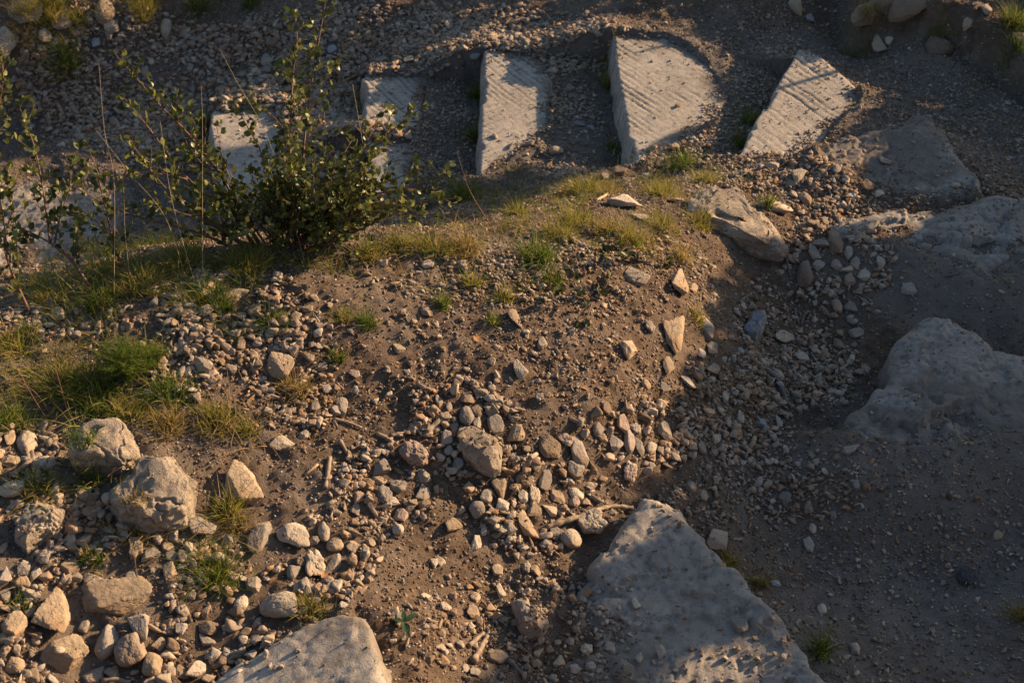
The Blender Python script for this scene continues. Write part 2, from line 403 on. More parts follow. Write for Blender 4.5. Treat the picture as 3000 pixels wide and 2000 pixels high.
def traced_rock(name, s, sub=6):
    seed = sum(map(ord, s['key'])); r_ = np.random.default_rng(seed)
    d, f = ico(sub); z = d[:, 2]; az = np.arctan2(d[:, 1], d[:, 0])
    n_ = s.get('box', 4.5); z2 = np.sign(z) * np.abs(z) ** .8
    rho = np.maximum(0, 1 - np.abs(z2) ** n_) ** (1 / n_) * np.where(np.abs(z) > .999, 0, 1)
    R_ = np.interp(az, s['phi'], s['rad'])
    # a few broken facets
    k = 15; nm = r_.normal(size=(k, 3)); nm /= np.linalg.norm(nm, axis=1)[:, None]; nm[:, 2] = np.abs(nm[:, 2]) * .7; nm[0] = unit0(np.array([r_.normal(0, .12), r_.normal(0, .12), 1])); nm /= np.linalg.norm(nm, axis=1)[:, None]; hh = r_.uniform(.78, .98, k); hh[0] = .72
    q = np.stack([rho * np.cos(az), rho * np.sin(az), z2], 1)
    for a, h in zip(nm, hh):
        over = np.maximum(q @ a - h, 0); q = q - over[:, None] * a[None] * .97
    V = np.stack([q[:, 0] * R_, q[:, 1] * R_, q[:, 2] * s['T'] * .5], 1)
    rn = s['rnd']; x, y, zz = V.T
    nrm = d / np.linalg.norm(d, axis=1)[:, None]
    low = fbm(x * 7, y * 7, zz * 9, seed, 4, .55); strata = fbm(x * 5, y * 5, zz * 42, seed + 3, 3, .6)
    rdg = 1 - np.abs(fbm(x * 11, y * 16, zz * 12, seed + 7, 4, .55))
    amt = s['amp'] * (.5 * low + .45 * strata * (1.1 - np.abs(d[:, 2])) - .75 * smooth(.88, 1, rdg)) + s['amp'] * .3 * fbm(x * 45, y * 45, zz * 60, seed + 9, 3, .65)
    V = V + nrm * amt[:, None]
    tx, ty = s.get('tilt', (0, 0)); V[:, 2] += tx * V[:, 0] + ty * V[:, 1]
    crev = smooth(.0, -.6, low + strata * .5)
    o = link(name, make_mesh(name, V, tris=f, attr={'low': crev * .5}), s['mat']); o.location = (s['c'][0], s['c'][1], s['zc'])
    return o

def dome(s, x, y):
    """top of a traced boulder over the plan"""
    dx, dy = x - s['c'][0], y - s['c'][1]; r = np.hypot(dx, dy) / np.interp(np.arctan2(dy, dx), s['phi'], s['rad'])
    return np.where(r < .97, s['zc'] + s['T'] * .5 * np.maximum(0, 1 - r ** 3.4) ** .3 + s.get('tilt', (0, 0))[0] * dx + s.get('tilt', (0, 0))[1] * dy, -9)

def facets(x, y, f, seed, tilt):
    """broken rock: irregular cells, each with a height and a lean of its own"""
    wx = x * f + .35 * fbm(x * f * 1.7, y * f * 1.7, np.zeros_like(x), seed + 1, 3); wy = y * f + .35 * fbm(x * f * 1.7, y * f * 1.7, np.zeros_like(x) + 9, seed + 2, 3)
    ix, iy = np.floor(wx), np.floor(wy); best = np.full(x.shape, 9e9); out = np.zeros(x.shape); z0 = np.zeros_like(x)
    for a in (-1, 0, 1):
        for b in (-1, 0, 1):
            cx, cy = ix + a, iy + b
            jx = cx + _hash(cx, cy, z0, seed + 3); jy = cy + _hash(cx, cy, z0, seed + 4)
            dx, dy = wx - jx, wy - jy; d = dx * dx + dy * dy; m = d < best
            val = (_hash(cx, cy, z0, seed + 5) - .5) + tilt * ((_hash(cx, cy, z0, seed + 6) - .5) * dx + (_hash(cx, cy, z0, seed + 7) - .5) * dy)
            best = np.where(m, d, best); out = np.where(m, val, out)
    return out

def top_of(s, x, y, sd):
    seed = sum(map(ord, s['key']))
    z = np.full(x.shape, float(s['z']))
    if 'tilt' in s:
        z = z + s['tilt'][0] * (x - s['c'][0]) + s['tilt'][1] * (y - s['c'][1])
    a = s['amp']
    z = z + a * (.6 if a < .0115 else .22) * fbm(x * 3.2, y * 3.2, np.zeros_like(x), seed, 3, .4) + a * .05 * fbm(x * 34, y * 34, np.zeros_like(x), seed + 5, 4, .7)
    if a > .0115:     # fractured faces and thin ledges
        q = fbm(x * 2.6, y * 3.4, np.zeros_like(x) + 3, seed + 9, 5, .55)
        z = z + a * .35 * (smooth(-.05, .01, q) - .5) + a * .25 * smooth(.28, .31, q)
        rr_ = np.random.default_rng(seed); pc = s['poly'].mean(0); ext = np.ptp(s['poly'], axis=0); pl = None
        wx = x + .02 * fbm(x * 5, y * 5, np.zeros_like(x), seed + 31, 4); wy = y + .02 * fbm(x * 5, y * 5, np.zeros_like(x) + 6, seed + 32, 4)
        for _k in range(9):            # broad broken planes that meet in ridges
            g_ = rr_.normal(0, 1, 2); g_ = g_ / np.linalg.norm(g_) * rr_.uniform(.04, .15); o_ = rr_.uniform(-.42, .42, 2) * ext
            v_ = g_[0] * (wx - pc[0] - o_[0]) + g_[1] * (wy - pc[1] - o_[1]) + rr_.uniform(-.004, .018)
            pl = v_ if pl is None else np.minimum(pl, v_)
        z = z + np.clip(pl * a / .026 + .022, -.022, .05)
        rim = .35 + .65 * smooth(.4, .05, sd)
        z = z + a * (.48 * rim * facets(x, y, 4.5, seed + 61, 2.2) + .09 * rim * facets(x, y, 12, seed + 71, 2.0) + .05 * facets(x, y, 34, seed + 81, 2.0))
        z = z - a * .25 * smooth(.955, 1, 1 - np.abs(fbm(x * 3, y * 5, np.zeros_like(x) + 5, seed + 13, 4, .55))) - a * .12 * smooth(.96, 1, 1 - np.abs(fbm(x * 9 + 4, y * 7, np.zeros_like(x), seed + 14, 4, .55)))
        z = z + .0013 * fbm(x * 80, y * 90, np.zeros_like(x), seed + 21, 3, .7)
    low = np.zeros(x.shape)
    if a > .0115: low = .8 * smooth(.0, -.4, fbm(x * 3.2, y * 3.2, np.zeros_like(x), seed, 3, .4) + .35 * fbm(x * 14, y * 14, np.zeros_like(x), seed + 2, 4, .65))
    cx, cy = s['poly'].mean(0)
    for gi, (dx, dy, sp, st) in enumerate(s['gro']):
        wob = .2 * vnoise(x * 7, y * 7, np.zeros_like(x), seed + 31 + gi) + .9 * vnoise(x * 1.6, y * 1.6, np.zeros_like(x), seed + 33 + gi) + .12 * vnoise(x * 30, y * 30, np.zeros_like(x), seed + 37)
        ph = (x * dy - y * dx) / sp + wob
        # each groove has its own depth, and some are missing
        k = np.floor(ph); dep = _hash(k, k * 0, k * 0, seed + gi)
        f = np.abs(ph - k - .5)
        along = vnoise(x * 4, y * 4, np.zeros_like(x) + 5, seed + 43 + gi)
        cut = np.exp(-(f / .085) ** 2) * np.clip(dep * 1.6 - .12, .0, 1.15) * smooth(-.7, .0, along) * smooth(-.95, -.2, fbm(x * 2.7, y * 2.7, np.zeros_like(x) + 7, seed + 57, 3))
        if len(s['gro']) > 1:
            m = smooth(-.06, .06, (y - cy) + .25 * (x - cx)); cut = cut * (m if gi == 0 else 1 - m)
        z = z - st * .0062 * cut - st * .0012 * np.abs(vnoise(ph * 3.1, along * 2, np.zeros_like(x), seed + 51)); low = np.maximum(low, cut * min(1, st))
    r = s['rnd']
    t = np.clip(1 - sd / r, 0, 1)
    z = z - r * .8 * (1 - np.sqrt(np.maximum(0, 1 - t * t)))
    return z, low

def edge_wobble(s, x, y):
    seed = sum(map(ord, s['key'])) + 71
    k = s['rnd'] * .35
    c = smooth(.25, .6, fbm(x * 7, y * 7, np.zeros_like(x) + 3, seed + 4, 3))
    return k * fbm(x * 9, y * 9, np.zeros_like(x), seed, 4, .6) - .018 * c

def plateau(name, s, cell=.007):
    poly = s['poly']; pad = cell * 8
    x0, y0 = poly.min(0) - pad; x1, y1 = poly.max(0) + pad
    x0, x1 = max(x0, -4.2), min(x1, 4.2); y0 = max(y0, 1.2)
    xs, ys = np.arange(x0, x1, cell), np.arange(y0, y1, cell)
    X, Y = np.meshgrid(xs, ys)
    sd, idx = sdist(X, Y, poly); bur = np.array([s['open'].get(i, -1) < 0 for i in range(len(poly))])[idx]
    dusty = np.where(bur, 1, 0) * smooth(max(.08, s.get('bury', .04) * 1.7), 0, sd + .05 * fbm(X * 8, Y * 8, np.zeros_like(X), 91, 4))
    sd = sd + edge_wobble(s, X, Y)
    gy, gx = np.gradient(sd, cell); gl = np.hypot(gx, gy) + 1e-9; gx, gy = gx / gl, gy / gl
    Z, low = top_of(s, X, Y, np.maximum(sd, 0))
    low = np.maximum(low, dusty)
    ring = np.zeros(sd.shape, int)
    ring[sd <= 0] = 1; ring[sd <= -1.5 * cell] = 2; ring[sd <= -3 * cell] = 3; ring[sd <= -4.5 * cell] = 4; ring[sd <= -6 * cell] = 9
    dep = s['dep']; seed = sum(map(ord, s['key']))
    face = fbm(X * 12, Y * 12, np.zeros_like(X) + 2, seed + 3, 4, .6) * s['rnd'] * .35
    for k, (fr, outw) in {1: (0, 0), 2: (.25, .05), 3: (.55, .07), 4: (1, .06)}.items():
        m = ring == k
        tgt = outw * dep + (face[m] if k > 1 else 0)
        mv = sd[m] + tgt
        X[m] = X[m] - gx[m] * mv; Y[m] = Y[m] - gy[m] * mv; Z[m] = Z[m] - dep * fr
    ids = np.arange(X.size).reshape(X.shape); alive = ring < 9
    q = np.stack([ids[:-1, :-1], ids[:-1, 1:], ids[1:, 1:], ids[1:, :-1]], -1).reshape(-1, 4)
    ok = alive.ravel()[q].all(1); q = q[ok]
    used = np.zeros(X.size, bool); used[q.ravel()] = True
    remap = np.cumsum(used) - 1
    V = np.stack([X.ravel(), Y.ravel(), Z.ravel()], 1)[used]
    # origin of the object in the middle of the stone
    c = np.array([poly[:, 0].mean(), poly[:, 1].mean(), s['z'] - dep])
    me = make_mesh(name, V - c, quads=remap[q], attr={'low': low.ravel()[used]})
    o = link(name, me, s['mat']); o.location = c
    return o

# ------------------------------------------------------------------ the ground sheet
def axis(lo, hi, step, far, grow=1.35):
    a = list(np.arange(lo, hi + step / 2, step)); s = step
    while a[-1] < far: s *= grow; a.append(a[-1] + s)
    s = step
    while a[0] > -far: s *= grow; a.insert(0, a[0] - s)
    return np.array(a)
GX = axis(-3.3, 3.3, .0105, 45); GY = axis(1.55, 8.4, .0105, 45)
X, Y = np.meshgrid(GX, GY)
G = base_height(X, Y)
Z0 = np.zeros_like(X)
for s in STEPS:
    poly = s['poly']; lo, hi = poly.min(0) - .5, poly.max(0) + .5
    m = (X > lo[0]) & (X < hi[0]) & (Y > lo[1]) & (Y < hi[1])
    x, y = X[m], Y[m]
    sd, idx = sdist(x, y, poly)
    top = s['z']; g = G[m]
    if 'tilt' in s: top = top + s['tilt'][0] * (x - s['c'][0]) + s['tilt'][1] * (y - s['c'][1])
    drop = np.array([s['open'].get(i, -1) for i in range(len(poly))])[idx]
    buried = drop < 0
    nz = fbm(x * 6, y * 6, np.zeros_like(x), sum(map(ord, s['key'])) + 5, 4)
    out_t = np.where(buried, top + .012 + .012 * nz, top - drop + .015 * nz)
    w = np.exp(-(np.minimum(sd, 0) / np.where(buried, .27, .17)) ** 2)
    gout = g * (1 - w) + out_t * w
    # inside: below the top, but earth creeps over the buried margins
    nf = fbm(x * 26, y * 26, np.zeros_like(x) + 4, 15, 4, .65)
    gin = np.where(buried, top + .003 + .009 * nz + .006 * nf - .034 * smooth(0, s.get('bury', .045), sd), top - np.maximum(drop, .03))
    G[m] = np.where(sd > 0, gin, gout)
detail = (np.abs(X) < 3.6) & (Y > 1.2) & (Y < 8.8)
BANKP = np.array([on_plane(a, b, -.62)[0][:2] for a, b in [(1950,30),(1985,58),(2060,72),(2110,62),(2180,84),(2230,100),(2290,140),(2330,175),(2420,230),(2700,300),(3200,200),(2900,-900),(1900,-700)]])
mB = (np.abs(X) < 9) & (Y > 4) & (Y < 14)
sdB, _ = sdist(X[mB], Y[mB], BANKP); sdB = sdB + .05 * fbm(X[mB] * 6, Y[mB] * 6, 0 * X[mB], 55, 4)
G[mB] += .10 * smooth(-.02, .07, sdB) * smooth(1.0, .5, sdB) - .05 * smooth(-.16, -.02, sdB) * smooth(.07, -.02, sdB)
fw_ = Y > 4.0                                   # unseen ground lowered to let the low sun reach the far steps
ax_, ay_, _f = project(np.stack([X[fw_], Y[fw_], np.full(fw_.sum(), -.6)], 1))
G[fw_] -= .55 * smooth(30, 420, np.maximum(-ay_, (ax_ - W) * .8)) * smooth(4.0, 5.0, Y[fw_]) * smooth(-1.5, .8, X[fw_])
x, y = X[detail], Y[detail]; zz = np.zeros_like(x)
rough = .016 * fbm(x * 4.2, y * 4.2, zz, 101, 4, .55) + .007 * fbm(x * 19, y * 19, zz, 103, 3, .6) + .0042 * fbm(x * 55, y * 55, zz, 105, 2, .6)
PX, PY, PF = project(np.stack([x, y, G[detail]], 1))
# trodden earth (greyer, smoother) on the trail; loose brown earth on the mound
def blob(px, py, cx, cy, rx, ry, ang=0):
    c, s_ = math.cos(R(ang)), math.sin(R(ang))
    u = ((px - cx) * c + (py - cy) * s_) / rx; v = (-(px - cx) * s_ + (py - cy) * c) / ry
    return np.clip(1.25 - np.hypot(u, v), 0, 1)
TRAIL = [(2150,650,330,110,0),(2250,1250,420,420,0),(1950,1400,260,250,40),(1000,220,1100,230,0),(2100,250,350,160,20),(200,450,500,170,0),(1700,1560,250,120,0),(1850,1130,250,150,0)]
pm = np.zeros_like(x)
for b in TRAIL: pm = np.maximum(pm, blob(PX, PY, *b))
pm = smooth(.1, .6, pm + .12 * fbm(x * 3, y * 3, zz, 61, 3))
G[detail] += rough * (1 - .35 * pm)
PATH = np.ones_like(G) * .5; PATH[detail] = pm
ids = np.arange(X.size).reshape(X.shape)
q = np.stack([ids[:-1, :-1], ids[:-1, 1:], ids[1:, 1:], ids[1:, :-1]], -1).reshape(-1, 4)
ground = link('ground', make_mesh('ground', np.stack([X.ravel(), Y.ravel(), G.ravel()], 1), quads=q, attr={'path': PATH.ravel()}), DIRT)
tag(ground, 'brown stony earth of the mound and the trail around it', kind='structure')

def surf(x, y, F=None):
    F = ZT if F is None else F
    i = np.clip(np.searchsorted(GX, x) - 1, 0, len(GX) - 2); j = np.clip(np.searchsorted(GY, y) - 1, 0, len(GY) - 2)
    u = np.clip((x - GX[i]) / (GX[i + 1] - GX[i]), 0, 1); v = np.clip((y - GY[j]) / (GY[j + 1] - GY[j]), 0, 1)
    return (F[j, i] * (1 - u) + F[j, i + 1] * u) * (1 - v) + (F[j + 1, i] * (1 - u) + F[j + 1, i + 1] * u) * v

def cast(px, py, lift=0.0, F=None):
    """first point of the surface (raised by lift) along the sight line of each pixel"""
    D = rays(px, py); N = len(D); out = np.zeros((N, 3)); lift = np.broadcast_to(np.asarray(lift, float), (N,))
    for a in range(0, N, 3000):
        d = D[a:a + 3000]; L = lift[a:a + 3000]
        t0 = (.9 - CAM[2]) / d[:, 2]; t1 = (-1.9 - CAM[2]) / d[:, 2]
        T = t0[:, None] + (t1 - t0)[:, None] * np.linspace(0, 1, 260)[None]
        P = CAM[None, None] + d[:, None] * T[..., None]
        f = P[..., 2] - surf(P[..., 0].ravel(), P[..., 1].ravel(), F).reshape(T.shape) - L[:, None]
        k = np.argmax(f < 0, 1); k = np.clip(k, 1, T.shape[1] - 1); r = np.arange(len(d))
        fa, fb = f[r, k - 1], f[r, k]; w = np.clip(fa / (fa - fb + 1e-9), 0, 1)
        tt = T[r, k - 1] * (1 - w) + T[r, k] * w
        out[a:a + 3000] = CAM + d * tt[:, None]
    return out

for s in TRACED: place_traced(s)
ZT = G.copy(); DUST = np.zeros_like(G)
for s in TRACED:
    poly = s['poly']; lo, hi = poly.min(0) - .1, poly.max(0) + .1
    m = (X > lo[0]) & (X < hi[0]) & (Y > lo[1]) & (Y < hi[1]); ZT[m] = np.maximum(ZT[m], dome(s, X[m], Y[m]))
for s in STEPS:
    poly = s['poly']; lo, hi = poly.min(0) - .1, poly.max(0) + .1
    m = (X > lo[0]) & (X < hi[0]) & (Y > lo[1]) & (Y < hi[1])
    x, y = X[m], Y[m]
    sd, _ = sdist(x, y, poly); sd = sd + edge_wobble(s, x, y)
    z, _ = top_of(s, x, y, np.maximum(sd, 0))
    ZT[m] = np.where(sd > 0, np.maximum(z, ZT[m]), ZT[m])
    sd0, idx = sdist(x, y, poly); bur = np.array([s['open'].get(i, -1) < 0 for i in range(len(poly))])[idx]
    wd_ = max(.07, s.get('bury', .05) * 1.4)
    DUST[m] = np.maximum(DUST[m], np.where(bur & (sd0 > -.05), smooth(wd_, 0, sd0 + .06 * fbm(x * 9, y * 9, np.zeros_like(x), 91, 4)), 0))

for s in STEPS:
    o = plateau('stone_step', s)
    tag(o, s['label'], 'step', 'stone steps of the trail')
for s in TRACED:
    o = traced_rock('boulder', s)
    tag(o, s['label'], 'rock')
# ------------------------------------------------------------------ loose stones
def unit_(v): return v / np.linalg.norm(v)
def rock_shape(seed, style, sub, pw=None, chips=False):
    r_ = np.random.default_rng(seed)
    d, f = ico(sub)
    k = {'a': 13, 'w': 10, 'l': 12, 'f': 15, 'r': 16, 'k': 15}[style]
    nrm = r_.normal(size=(k, 3)); nrm /= np.linalg.norm(nrm, axis=1)[:, None]
    # spread the planes a little so that none of the sides stays open
    for _ in range(6):
        for i in range(k):
            df = nrm[i] - nrm; w_ = np.exp(-4 * (df ** 2).sum(1)); nrm[i] += .25 * (df * w_[:, None]).sum(0); nrm[i] /= np.linalg.norm(nrm[i])
    h = r_.uniform(.62, 1.0, k) if style != 'r' else r_.uniform(.8, 1.0, k)
    if style != 'r': nrm[0] = unit_(r_.normal(0, .22, 3) + np.array([0, 0, 1])); h[0] = .58
    pw = pw or {'a': 30, 'w': 38, 'l': 24, 'f': 28, 'r': 8, 'k': 13}[style]
    if chips: k = 9; nrm = nrm[:k]; h = h[:k]
    c = np.maximum(d @ nrm.T, 1e-4) / h
    rad = (c ** pw).sum(1) ** (-1.0 / pw)
    x, y, z = (d * 1.6 + seed * 1.37 % 91).T
    n1 = fbm(x, y, z, seed % 997, 3, .5)
    if style == 'k':
        rad = rad * (1 + .22 * n1 - .16 * np.maximum(0, fbm(x * 2.2, y * 2.2, z * 2.2, seed % 883, 2)))
    else:
        rad = rad * (1 + (.06 if style != 'r' else .05) * n1)
    if sub > 2:
        rad = rad * (1 + .034 * fbm(x * 3, y * 3, z * 3, seed % 771, 5, .62) - .03 * smooth(.72, 1, 1 - np.abs(fbm(x * 1.6, y * 1.6, z * 1.6, seed % 661, 3))))
    v = d * rad[:, None]
    lo, hi = v.min(0), v.max(0)
    return (v - (lo + hi) / 2) / (hi - lo), f

STYLE_WORD = dict(a='angular', r='rounded', f='flat', l='elongated', k='knobbly', w='wedge-shaped')
TONE_WORD = dict(p='pale', g='grey', t='tan', b='brown', d='dark', u='blue-grey', i='pinkish')
TONE_MAT = dict(p='pale', g='grey', t='tan', b='brown', d='dark', u='blue', i='pink')

# px, py, width, height, turn, style+tone, label
BIG = [
 (457,1208,83,50,10,'ag','layered grey rock under the largest cracked boulder'),
 (567,1115,93,80,-20,'wt','tan block with bright right face beside the pale dead sticks'),
 (594,1232,53,83,70,'fg','thin flat grey plate lying left of the squarish pale stone'),
 (673,1232,78,57,0,'ap','squarish pale stone, biggest of the heap left of centre'),
 (270,1372,167,77,-8,'at','long ridged tan rock below the smooth left boulder'),
 (130,1408,80,90,60,'at','blocky tan boulder left of the long ridged rock'),
 (32,1436,57,57,0,'at','squat tan boulder at the left edge, near the bottom'),
 (147,1502,107,83,0,'at','broad low boulder carrying a small white pebble, near bottom left'),
 (640,1392,90,58,5,'rp','smooth whitish loaf-shaped stone beside the lowest grass clump'),
 (245,1475,52,72,-40,'rg','egg-shaped grey stone leaning right in the bottom left heap'),
 (317,1442,62,65,20,'ag','broad grey stone at the top of the bottom left heap'),
 (300,1495,77,73,30,'rb','dark brownish round stone in front of the bottom left heap'),
 (350,1525,47,54,60,'rt','smooth tan stone standing on end at the bottom left'),
 (210,1549,66,43,0,'ag','grey stone cut by the bottom edge, left part'),
 (5,1258,22,98,80,'lt','narrow tan slab standing at the very left edge'),
 (27,1122,57,42,0,'rp','whitish boulder half covered by grass at the left edge'),
 (535,681,76,36,-6,'lt','long tan stone in the gravel below the bush'),
 (645,847,67,60,-10,'at','tan cube-like rock beside a grass clump left of centre'),
 (417,853,22,38,80,'rp','white upright pebble by the hollow left of centre'),
 (468,836,42,26,-20,'wp','pale shard with a raised edge above the white upright pebble'),
 (62,1017,45,55,60,'rp','whitish egg-shaped rock left of the pale oblong block'),
 (650,1015,66,30,12,'fp','flat pale flake in the brown earth right of the yellow grass'),
 (981,606,33,20,0,'ap','white stone at the crest right of the bush'),
 (1464,636,62,34,38,'lg','long grey splinter leaning below the dark little plant'),
 (1187,736,40,46,-25,'wb','brownish triangular stone below a grass sprig on the slope'),
 (1196,850,33,42,60,'ap','white rounded block alone on the bare earth at centre'),
 (1246,790,24,34,60,'ag','upright grey stone above the lone white block'),
 (1444,803,42,46,40,'at','smooth tan faceted block on the slope right of centre'),
 (1551,770,58,90,75,'at','tall tan bank rock with rough face above the gravel'),
 (1560,650,48,62,40,'at','sunlit rounded rock in the bank under the orange tuft'),
 (1592,662,22,62,75,'lt','narrow slanted rock right of the sunlit bank rock'),
 (1536,842,30,56,-70,'lt','tapering tan stone standing below the tall bank rock'),
 (1623,753,36,70,85,'lg','tall narrow grey rock right of the tall bank rock'),
 (1072,953,36,44,60,'rg','smooth oval grey cobble at the top of the centre pebble heap'),
 (1072,913,34,30,0,'ab','brown cobble behind the oval grey cobble'),
 (1096,943,28,34,-50,'rb','brown oval cobble touching the oval grey cobble on its right'),
 (1031,935,16,35,85,'rg','slim upright pebble left of the oval grey cobble'),
 (1139,978,40,42,40,'ag','sharp grey stone behind the flat-topped brown rock'),
 (950,1040,68,62,10,'ki','knobbly pinkish rock in the centre pebble heap'),
 (1187,997,44,40,30,'at','tan block half sunk in earth right of the flat-topped brown rock'),
 (1264,1030,60,48,10,'ab','brown blocky stone in the group right of the centre heap'),
 (1331,1035,44,56,50,'ag','pointed grey stone at the right of the brown blocky stone'),
 (1525,983,38,42,-40,'ag','grey slanted stone at the right end of the gravel fan'),
 (1144,1120,38,48,70,'ab','dark tan upright stone in front of the flat-topped brown rock'),
 (1253,1102,30,48,60,'lg','slim grey stone standing below the blocky brown stones'),
 (1324,1078,40,33,0,'ag','grey stone in front of the pointed grey stone'),
 (1448,1083,36,40,20,'ki','pinkish lump near the shaded wedge step tip'),
 (1211,1208,42,58,80,'at','tall tan block standing above the buried root'),
 (1361,1202,76,58,-8,'kp','pitted pale rock lying across the root left of the wedge step'),
 (1311,1235,52,48,0,'rp','white round stone in front of the pitted pale rock'),
 (1151,1355,24,44,70,'wp','white pointed shard in the bare earth left of the wedge step'),
 (724,1298,48,62,60,'kp','two-lobed pale stone in the heap left of centre'),
 (767,1298,32,60,75,'ag','upright grey stone right of the two-lobed pale stone'),
 (1430,1545,54,62,70,'lg','grey block at the bottom edge on the wedge step'),
 (1400,1485,30,30,0,'ag','square grey stone in the gravel on the wedge step'),
 (1143,1508,52,36,0,'ft','half buried tan stone near the flat sticks at the bottom'),
 (1648,1238,48,52,30,'ag','grey rounded rock at the right edge of the wedge step tip'),
 (2217,1325,44,46,0,'kd','single dark charcoal stone on the shaded trail'),
 (1858,1252,26,44,-60,'lg','narrow grey leaf-shaped stone on the shaded trail'),
 (1700,1438,38,38,0,'ag','grey stone resting alone on the wedge step'),
 (1963,1487,26,35,70,'rp','smooth white egg-like pebble on the shaded trail at the bottom'),
 (1888,1397,24,27,0,'rp','pale round pebble on the trail right of the wedge step'),
 (1848,630,38,54,70,'rb','brown egg-shaped stone at the top of the shaded gravel chute'),
 (1916,560,36,52,-60,'ab','dark brown leaning stone beside the ragged step'),
 (1883,561,38,33,20,'ag','grey triangular stone left of the dark brown leaning stone'),
 (1780,477,84,36,40,'rp','bone-shaped pale stone behind the broad flat rock'),
 (1835,405,34,32,0,'ap','whitish block on the sunlit pile behind the bone-shaped stone'),
 (1850,457,30,37,60,'rt','tan egg-shaped stone on the sunlit pile'),
 (1431,465,80,46,10,'ap','white jagged rock among the grass of the crest'),
 (1478,502,76,24,8,'fp','low pale rock just below the white jagged rock'),
 (2158,107,68,50,-20,'rb','round brownish boulder beneath the overhanging upper bank'),
 (2018,90,32,36,60,'wp','white wedge stone below the upper bank'),
 (1828,18,32,30,0,'rt','tan round stone at the top edge, right of the middle'),
 (1985,34,60,46,10,'ab','brown rock jutting from the upper right bank'),
 (2085,10,84,46,0,'ab','dull brown rock on top of the upper right bank'),
 (2032,4,60,38,0,'ab','brown rock between the two bank rocks at the top right'),
 (240,25,46,36,0,'rt','round tan stone in the grass at the top left'),
 (57,27,84,34,0,'fg','broad grey rock in the grass in the top left corner'),
 (140,48,54,27,0,'fg','flat grey rock right of the broad corner rock'),
 (15,103,56,56,0,'ap','large pale rock at the left edge, near the top'),
 (382,65,28,30,0,'rp','pale roundish stone on the top left bank'),
 (1137,313,13,18,80,'rp','white pebble casting a shadow on the chiselled step'),
 (1559,243,20,16,0,'at','small tan pebble on the large rounded-end step'),
 (1278,345,36,20,8,'rt','tan loaf-shaped stone between two chiselled steps'),
 (137,1492,24,17,0,'rp','small white pebble lying on the broad low boulder'),
 (607,1505,22,26,0,'wp','small pale pebble lying on the smooth bottom step'),
 (1953,1033,38,26,0,'ag','grey stone at the foot of the big right rock step'),
 (2088,663,36,20,-30,'lg','grey splinter on the trail above the big right rock step'),
 (253,1142,36,32,0,'rp','white pebble touching the largest cracked boulder'),
]
